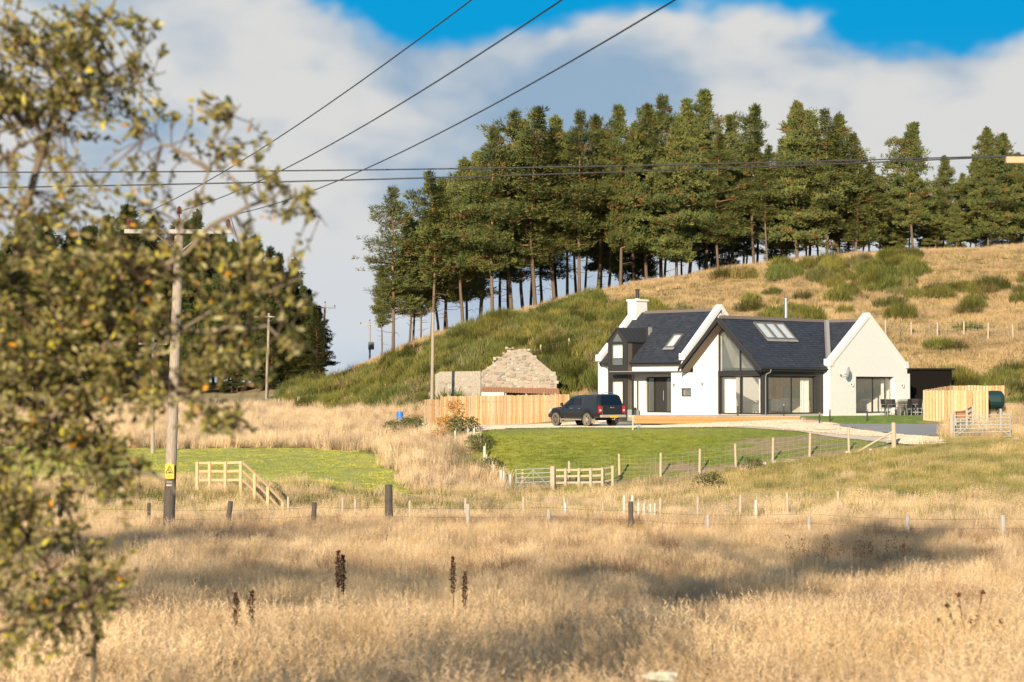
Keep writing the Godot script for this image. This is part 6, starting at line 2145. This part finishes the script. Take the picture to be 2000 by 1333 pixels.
	part("seed_heads", hd, M.bark, o)
	# sorrel stems further off
	o = thing("sorrel_patch", "reddish-brown sorrel stems in the dry field right of centre", "plant", on_land(6.67, -40.0))
	g = Geo.new()
	for i in 26:
		var p := Vector3(rr(-1.2, 1.2), 0, rr(-0.5, 0.5))
		g.col = Color(0.26, 0.14, 0.07) * rr(0.7, 1.2)
		var l := rr(0.85, 1.08)
		g.blade(p, Vector3(rr(-0.1, 0.1), 1, 0).normalized(), l, 0.012, Vector3(rr(-0.1, 0.1), 0, 0), 2)
		for k in 20:
			g.blade(p + Vector3(rr(-0.05, 0.05), l * rr(0.72, 1.0), rr(-0.05, 0.05)), Vector3(rr(-1, 1), rr(0.1, 1), rr(-1, 1)).normalized(), 0.04, 0.02, Vector3.ZERO, 1)
	part("stems", g, M.bark, o).set_meta("kind", "stuff")
	# pale flower head close to the camera
	o = thing("pale_umbel", "out-of-focus whitish flower head at the bottom edge of the picture", "flower", on_land(0.79, -10.4))
	hh = 6 - (1316.0 - 762) / 3900.0 * 10.4 - o.position.y
	g = Geo.new()
	var st := Geo.new()
	for i in 22:
		var w := rr(0, TAU)
		var r := sqrt(rng.randf()) * 0.1
		var c := Vector3(cos(w) * r, hh - r * r * 2.0, sin(w) * r)
		st.tube([Vector3(0, hh - 0.13, 0), c], [0.0025, 0.002], 4, false)
		for k in 26:
			g.col = Color(0.72, 0.72, 0.58) * rr(0.8, 1.1)
			g.blade(c + Vector3(rr(-0.018, 0.018), rr(-0.004, 0.008), rr(-0.018, 0.018)), Vector3(rr(-1, 1), rr(0.2, 1), rr(-1, 1)).normalized(), 0.012, 0.009, Vector3.ZERO, 1)
	st.tube([Vector3(0, -0.02, 0), Vector3(0, hh - 0.13, 0)], [0.006, 0.004], 6)
	part("stalk", st, mat(Color(0.22, 0.24, 0.1), 0.8), o)
	part("florets", g, M.leaf, o)


# ---------------------------------------------------------------- the willow close to the camera, and trees beside the camera that shade it and the field
func leaf_shape(g: Geo, p: Vector3, dir: Vector3, up: Vector3, l: float, w: float) -> void:
	var s := dir.cross(up).normalized()
	var n := s.cross(dir).normalized() * w * 0.22
	var tip := p + dir * l - n
	var a := p + dir * l * 0.32 + s * w * 0.5 + n
	var b := p + dir * l * 0.7 + s * w * 0.42 + n * 0.7
	var c := p + dir * l * 0.7 - s * w * 0.42 + n * 0.7
	var d := p + dir * l * 0.32 - s * w * 0.5 + n
	g.tri(p, a, b)
	g.tri(p, b, tip)
	g.tri(p, tip, c)
	g.tri(p, c, d)

func leaf_color() -> Color:
	var r := rng.randf()
	var c := Color(0.165, 0.15, 0.045)
	if r < 0.30:
		c = Color(0.25, 0.215, 0.075)
	elif r < 0.50:
		c = Color(0.36, 0.32, 0.16)
	elif r < 0.62:
		c = Color(0.075, 0.09, 0.024)
	elif r < 0.68:
		c = Color(0.42, 0.37, 0.06)
	elif r < 0.688:
		c = Color(0.80, 0.38, 0.03)
	elif r < 0.72:
		c = Color(0.40, 0.26, 0.12)
	return c * rr(0.85, 1.3)

func make_willow() -> void:
	rng.seed = 2024
	var base := on_land(-2.75, -8.6)
	var o := thing("willow_bush", "out-of-focus willow bush with autumn leaves filling the left edge", "bush", base)
	var limbs := [
		[Vector3(-2.75, base.y - 0.1, -8.6), Vector3(-2.45, 5.21, -8.60), Vector3(-2.25, 6.00, -8.60), Vector3(-2.14, 6.76, -8.70), Vector3(-1.99, 7.36, -8.80), Vector3(-1.75, 7.80, -8.90)],
		[Vector3(-2.25, 6.00, -8.60), Vector3(-2.34, 6.75, -8.60), Vector3(-2.21, 7.12, -8.60), Vector3(-1.96, 7.21, -8.60), Vector3(-1.76, 7.35, -8.60), Vector3(-1.54, 7.53, -8.60)],
		[Vector3(-2.34, 6.75, -8.60), Vector3(-2.18, 6.99, -8.50), Vector3(-2.01, 7.09, -8.50), Vector3(-1.79, 7.22, -8.50), Vector3(-1.48, 7.36, -8.50)],
		[Vector3(-2.45, 5.21, -8.60), Vector3(-2.00, 5.83, -8.30), Vector3(-1.72, 6.17, -8.30), Vector3(-1.46, 6.52, -8.40), Vector3(-1.29, 6.94, -8.50), Vector3(-1.16, 7.22, -8.50)],
		[Vector3(-1.46, 6.52, -8.40), Vector3(-1.21, 6.72, -8.40), Vector3(-0.97, 6.84, -8.40), Vector3(-0.78, 6.69, -8.40)],
		[Vector3(-2.00, 5.83, -8.30), Vector3(-1.60, 6.09, -8.20), Vector3(-1.20, 6.34, -8.20), Vector3(-0.86, 6.46, -8.20)],
		[Vector3(-1.60, 6.09, -8.20), Vector3(-1.31, 5.98, -8.10), Vector3(-1.04, 5.84, -8.10)],
		[Vector3(-1.72, 6.17, -8.30), Vector3(-1.43, 6.24, -8.30), Vector3(-1.02, 6.26, -8.30), Vector3(-0.81, 6.15, -8.30)],
		[Vector3(-2.45, 5.21, -8.60), Vector3(-2.12, 5.58, -8.20), Vector3(-1.97, 5.41, -8.10), Vector3(-1.85, 5.24, -8.10), Vector3(-1.66, 5.10, -8.00)],
		[Vector3(-1.86, 4.50, -8.90), Vector3(-1.83, 4.92, -8.80), Vector3(-1.85, 5.25, -8.70), Vector3(-1.94, 5.56, -8.60), Vector3(-1.98, 5.92, -8.60)],
		[Vector3(-2.45, 5.21, -8.60), Vector3(-2.14, 5.12, -8.20), Vector3(-1.91, 5.09, -8.10), Vector3(-1.64, 5.18, -8.00)],
		[Vector3(-1.29, 6.94, -8.50), Vector3(-1.46, 7.05, -8.50), Vector3(-1.59, 7.09, -8.50)],
		[Vector3(-2.00, 5.83, -8.30), Vector3(-1.68, 5.71, -8.20), Vector3(-1.39, 5.63, -8.10), Vector3(-1.25, 5.48, -8.10)]]
	var wood_g := Geo.new()
	var nodes := []
	for l in limbs:
		var pts := []
		var rad := []
		var n: int = l.size()
		for i in n - 1:
			for k in 5:
				var f: float = i + k / 5.0
				var p: Vector3 = l[i].lerp(l[i + 1], k / 5.0) + Vector3(rr(-1, 1), rr(-1, 1), rr(-1, 1)) * 0.014
				pts.append(p)
				rad.append(lerpf(0.013, 0.0028, f / (n - 1)) if l[0] != limbs[0][0] else lerpf(0.042, 0.004, f / (n - 1)))
				nodes.append(p)
		pts.append(l[n - 1])
		rad.append(0.003)
		wood_g.col = Color(0.20, 0.165, 0.12) * rr(0.8, 1.15)
		wood_g.tube(pts, rad, 6, false)
	# leafy masses: where on the bush, half width, half height, number of twigs, leaves to a twig
	var masses := [[Vector3(-2.07, 7.44, -8.60), 0.36, 0.30, 175, 10], [Vector3(-1.74, 7.48, -8.60), 0.26, 0.2, 45, 8], [Vector3(-1.79, 7.20, -8.60), 0.3, 0.14, 51, 8], [Vector3(-2.16, 7.13, -8.60), 0.2, 0.2, 45, 9],
		[Vector3(-1.33, 7.12, -8.50), 0.2, 0.18, 35, 8], [Vector3(-1.12, 6.95, -8.40), 0.16, 0.16, 21, 8], [Vector3(-0.93, 6.78, -8.40), 0.14, 0.12, 18, 8], [Vector3(-1.61, 6.79, -8.50), 0.36, 0.16, 48, 8], [Vector3(-2.03, 6.75, -8.50), 0.3, 0.16, 54, 8],
		[Vector3(-1.96, 6.39, -8.40), 0.46, 0.32, 270, 10], [Vector3(-1.57, 6.43, -8.30), 0.26, 0.26, 94, 9], [Vector3(-1.23, 6.47, -8.30), 0.24, 0.24, 62, 9], [Vector3(-1.00, 6.43, -8.30), 0.18, 0.18, 27, 9], [Vector3(-0.93, 6.17, -8.30), 0.12, 0.08, 16, 8], [Vector3(-1.96, 5.96, -8.30), 0.46, 0.3, 256, 10], [Vector3(-1.49, 6.05, -8.20), 0.24, 0.2, 86, 9], [Vector3(-1.22, 6.13, -8.20), 0.16, 0.14, 40, 9],
		[Vector3(-1.18, 5.86, -8.10), 0.18, 0.08, 27, 9], [Vector3(-1.81, 5.65, -8.20), 0.34, 0.2, 99, 9], [Vector3(-1.95, 5.34, -8.10), 0.28, 0.24, 113, 9], [Vector3(-1.64, 5.25, -8.00), 0.14, 0.2, 40, 9], [Vector3(-1.87, 5.02, -8.00), 0.26, 0.14, 51, 9],
		[Vector3(-2.78, 7.02, -8.60), 0.5, 0.8, 270, 11], [Vector3(-2.82, 5.81, -8.60), 0.5, 0.8, 243, 11]]
	var crown := Geo.new()
	var single := Geo.new()
	single.col = Color(1, 1, 1)
	leaf_shape(single, Vector3.ZERO, Vector3(0, 1, 0), Vector3(0, 0, 1), 0.042, 0.02)
	var leaf_mesh := single.mesh()
	var leaf_mats := []
	for i in 8:
		var lm := mat(leaf_color(), 0.6)
		lm.backlight_enabled = true
		lm.backlight = Color(0.5, 0.5, 0.5)
		leaf_mats.append(lm)
	var singles := 0
	for m in masses:
		for i in m[3]:
			var q := Vector3(rr(-1, 1), rr(-1, 1), rr(-1, 1))
			if q.length() > 1.0:
				q = q.normalized() * rr(0.5, 1.05)
			var p: Vector3 = m[0] + Vector3(q.x * m[1], q.y * m[2], q.z * 0.5)
			var aside: float = p.x / -p.z
			if aside > -0.1749 and aside < -0.1621 and p.y > 5.92 and rng.randf() < 0.8:
				continue   # the gap through which the pole shows
			var best: Vector3 = nodes[0]
			for k in 3:   # a near limb, not always the nearest
				for j in range(rng.randi() % 4, nodes.size(), 4):
					if nodes[j].distance_squared_to(p) < best.distance_squared_to(p):
						best = nodes[j]
			var dir := (p - best)
			if dir.length() > 0.5:
				best = p - dir.normalized() * rr(0.3, 0.5)
			dir = (p - best).normalized()
			var mid := best.lerp(p, 0.5) + Vector3(rr(-0.02, 0.02), rr(0.0, 0.04), rr(-0.02, 0.02))
			wood_g.col = Color(0.17, 0.12, 0.08) * rr(0.8, 1.2)
			wood_g.tube([best, mid, p], [0.0035, 0.0026, 0.0015], 3, false)
			for k in m[4]:
				var f: float = 1.0 - 0.62 * k / m[4]
				var at: Vector3 = (best.lerp(mid, f * 2.0) if f < 0.5 else mid.lerp(p, f * 2.0 - 1.0))
				var ld := (dir * 0.7 + Vector3(rr(-1, 1), rr(-0.9, 0.9), rr(-1, 1))).normalized()
				var up := Vector3(rr(-1, 1), rr(-0.2, 1), rr(-0.6, 1)).normalized()
				var size := rr(0.6, 1.25)
				if k == 0 and singles < 280 and (m[3] <= 95 or rng.randf() < 0.12) and m[0].x > -2.4:
					var x := ld.cross(up).normalized()
					var b := Basis(x, ld, x.cross(ld).normalized()).scaled_local(Vector3(size, size, size))
					part("leaf", leaf_mesh, leaf_mats[rng.randi() % 8], o, Transform3D(b, at - base))
					singles += 1
				else:
					crown.col = leaf_color()
					leaf_shape(crown, at, ld, up, 0.04 * size, 0.019 * size * rr(0.8, 1.25))
	part("trunk", wood_g, M.bark, o, Transform3D(Basis(), -base))
	part("crown", crown, M.leaf, o, Transform3D(Basis(), -base))

func make_shade_trees() -> void:
	rng.seed = 515
	var g := Geo.new()
	var w := Geo.new()
	w.col = Color(0.15, 0.12, 0.09)
	w.tube([Vector3(0, -0.3, 0), Vector3(0.1, 2.5, 0), Vector3(0, 5.4, 0.1), Vector3(0.1, 8.0, 0)], [0.2, 0.16, 0.12, 0.04], 8, false)
	for i in 26:
		var a := rr(0, TAU)
		var p := Vector3(0, rr(4.6, 7.6), 0)
		var e := p + Vector3(cos(a) * rr(1.6, 3.6), rr(0.2, 1.4), sin(a) * rr(1.6, 3.6))
		w.tube([p, p.lerp(e, 0.5) + Vector3(0, 0.2, 0), e], [0.05, 0.03, 0.01], 4, false)
		for k in 12:
			var c := p.lerp(e, rr(0.3, 1.1)) + Vector3(rr(-1, 1), rr(-0.5, 0.5), rr(-1, 1)) * 0.75
			for j in 9:
				g.col = Color(0.14, 0.15, 0.045) * rr(0.7, 1.3)
				g.blade(c + Vector3(rr(-1, 1), rr(-1, 1), rr(-1, 1)) * 0.22, Vector3(rr(-1, 1), rr(-1, 1), rr(-1, 1)).normalized(), rr(0.12, 0.2), 0.1, Vector3.ZERO, 1)
	var wm := w.mesh()
	var gm := g.mesh()
	for q in [[-7.3, 8.0, 2.0, "slender broadleaf tree added unseen behind the camera to shade the willow top"], [-6.6, 3.0, 1.47, "broadleaf tree just left of and behind the camera"], [-14.5, 1.5, 1.2, "broadleaf tree further left beside the camera"], [-21.0, -8.0, 1.35, "large broadleaf tree at the field's left side out of view"]]:
		var o := thing("broadleaf_tree", q[3], "tree", on_land(q[0], q[1]), rr(0, TAU), "trees beside the camera")
		var t := Transform3D(Basis().scaled(Vector3(q[2] * 1.1, q[2], q[2] * 1.1) if q[1] < 5.0 else Vector3(0.62, q[2], 0.62)), Vector3.ZERO)  # the slender tree is added and stretched to shade the willow top
		part("trunk", wm, M.bark, o, t)
		part("crown", gm, M.leaf, o, t)


func _ready() -> void:
	make_materials()
	make_camera_and_light()
	survey_slopes()
	make_ground()
	make_paths()
	make_house()
	make_ruin()
	make_pines()
	make_bushes()
	make_grass()
	make_fences()
	make_poles()
	make_pickup()
	make_garden()
	make_willow()
	make_shade_trees()
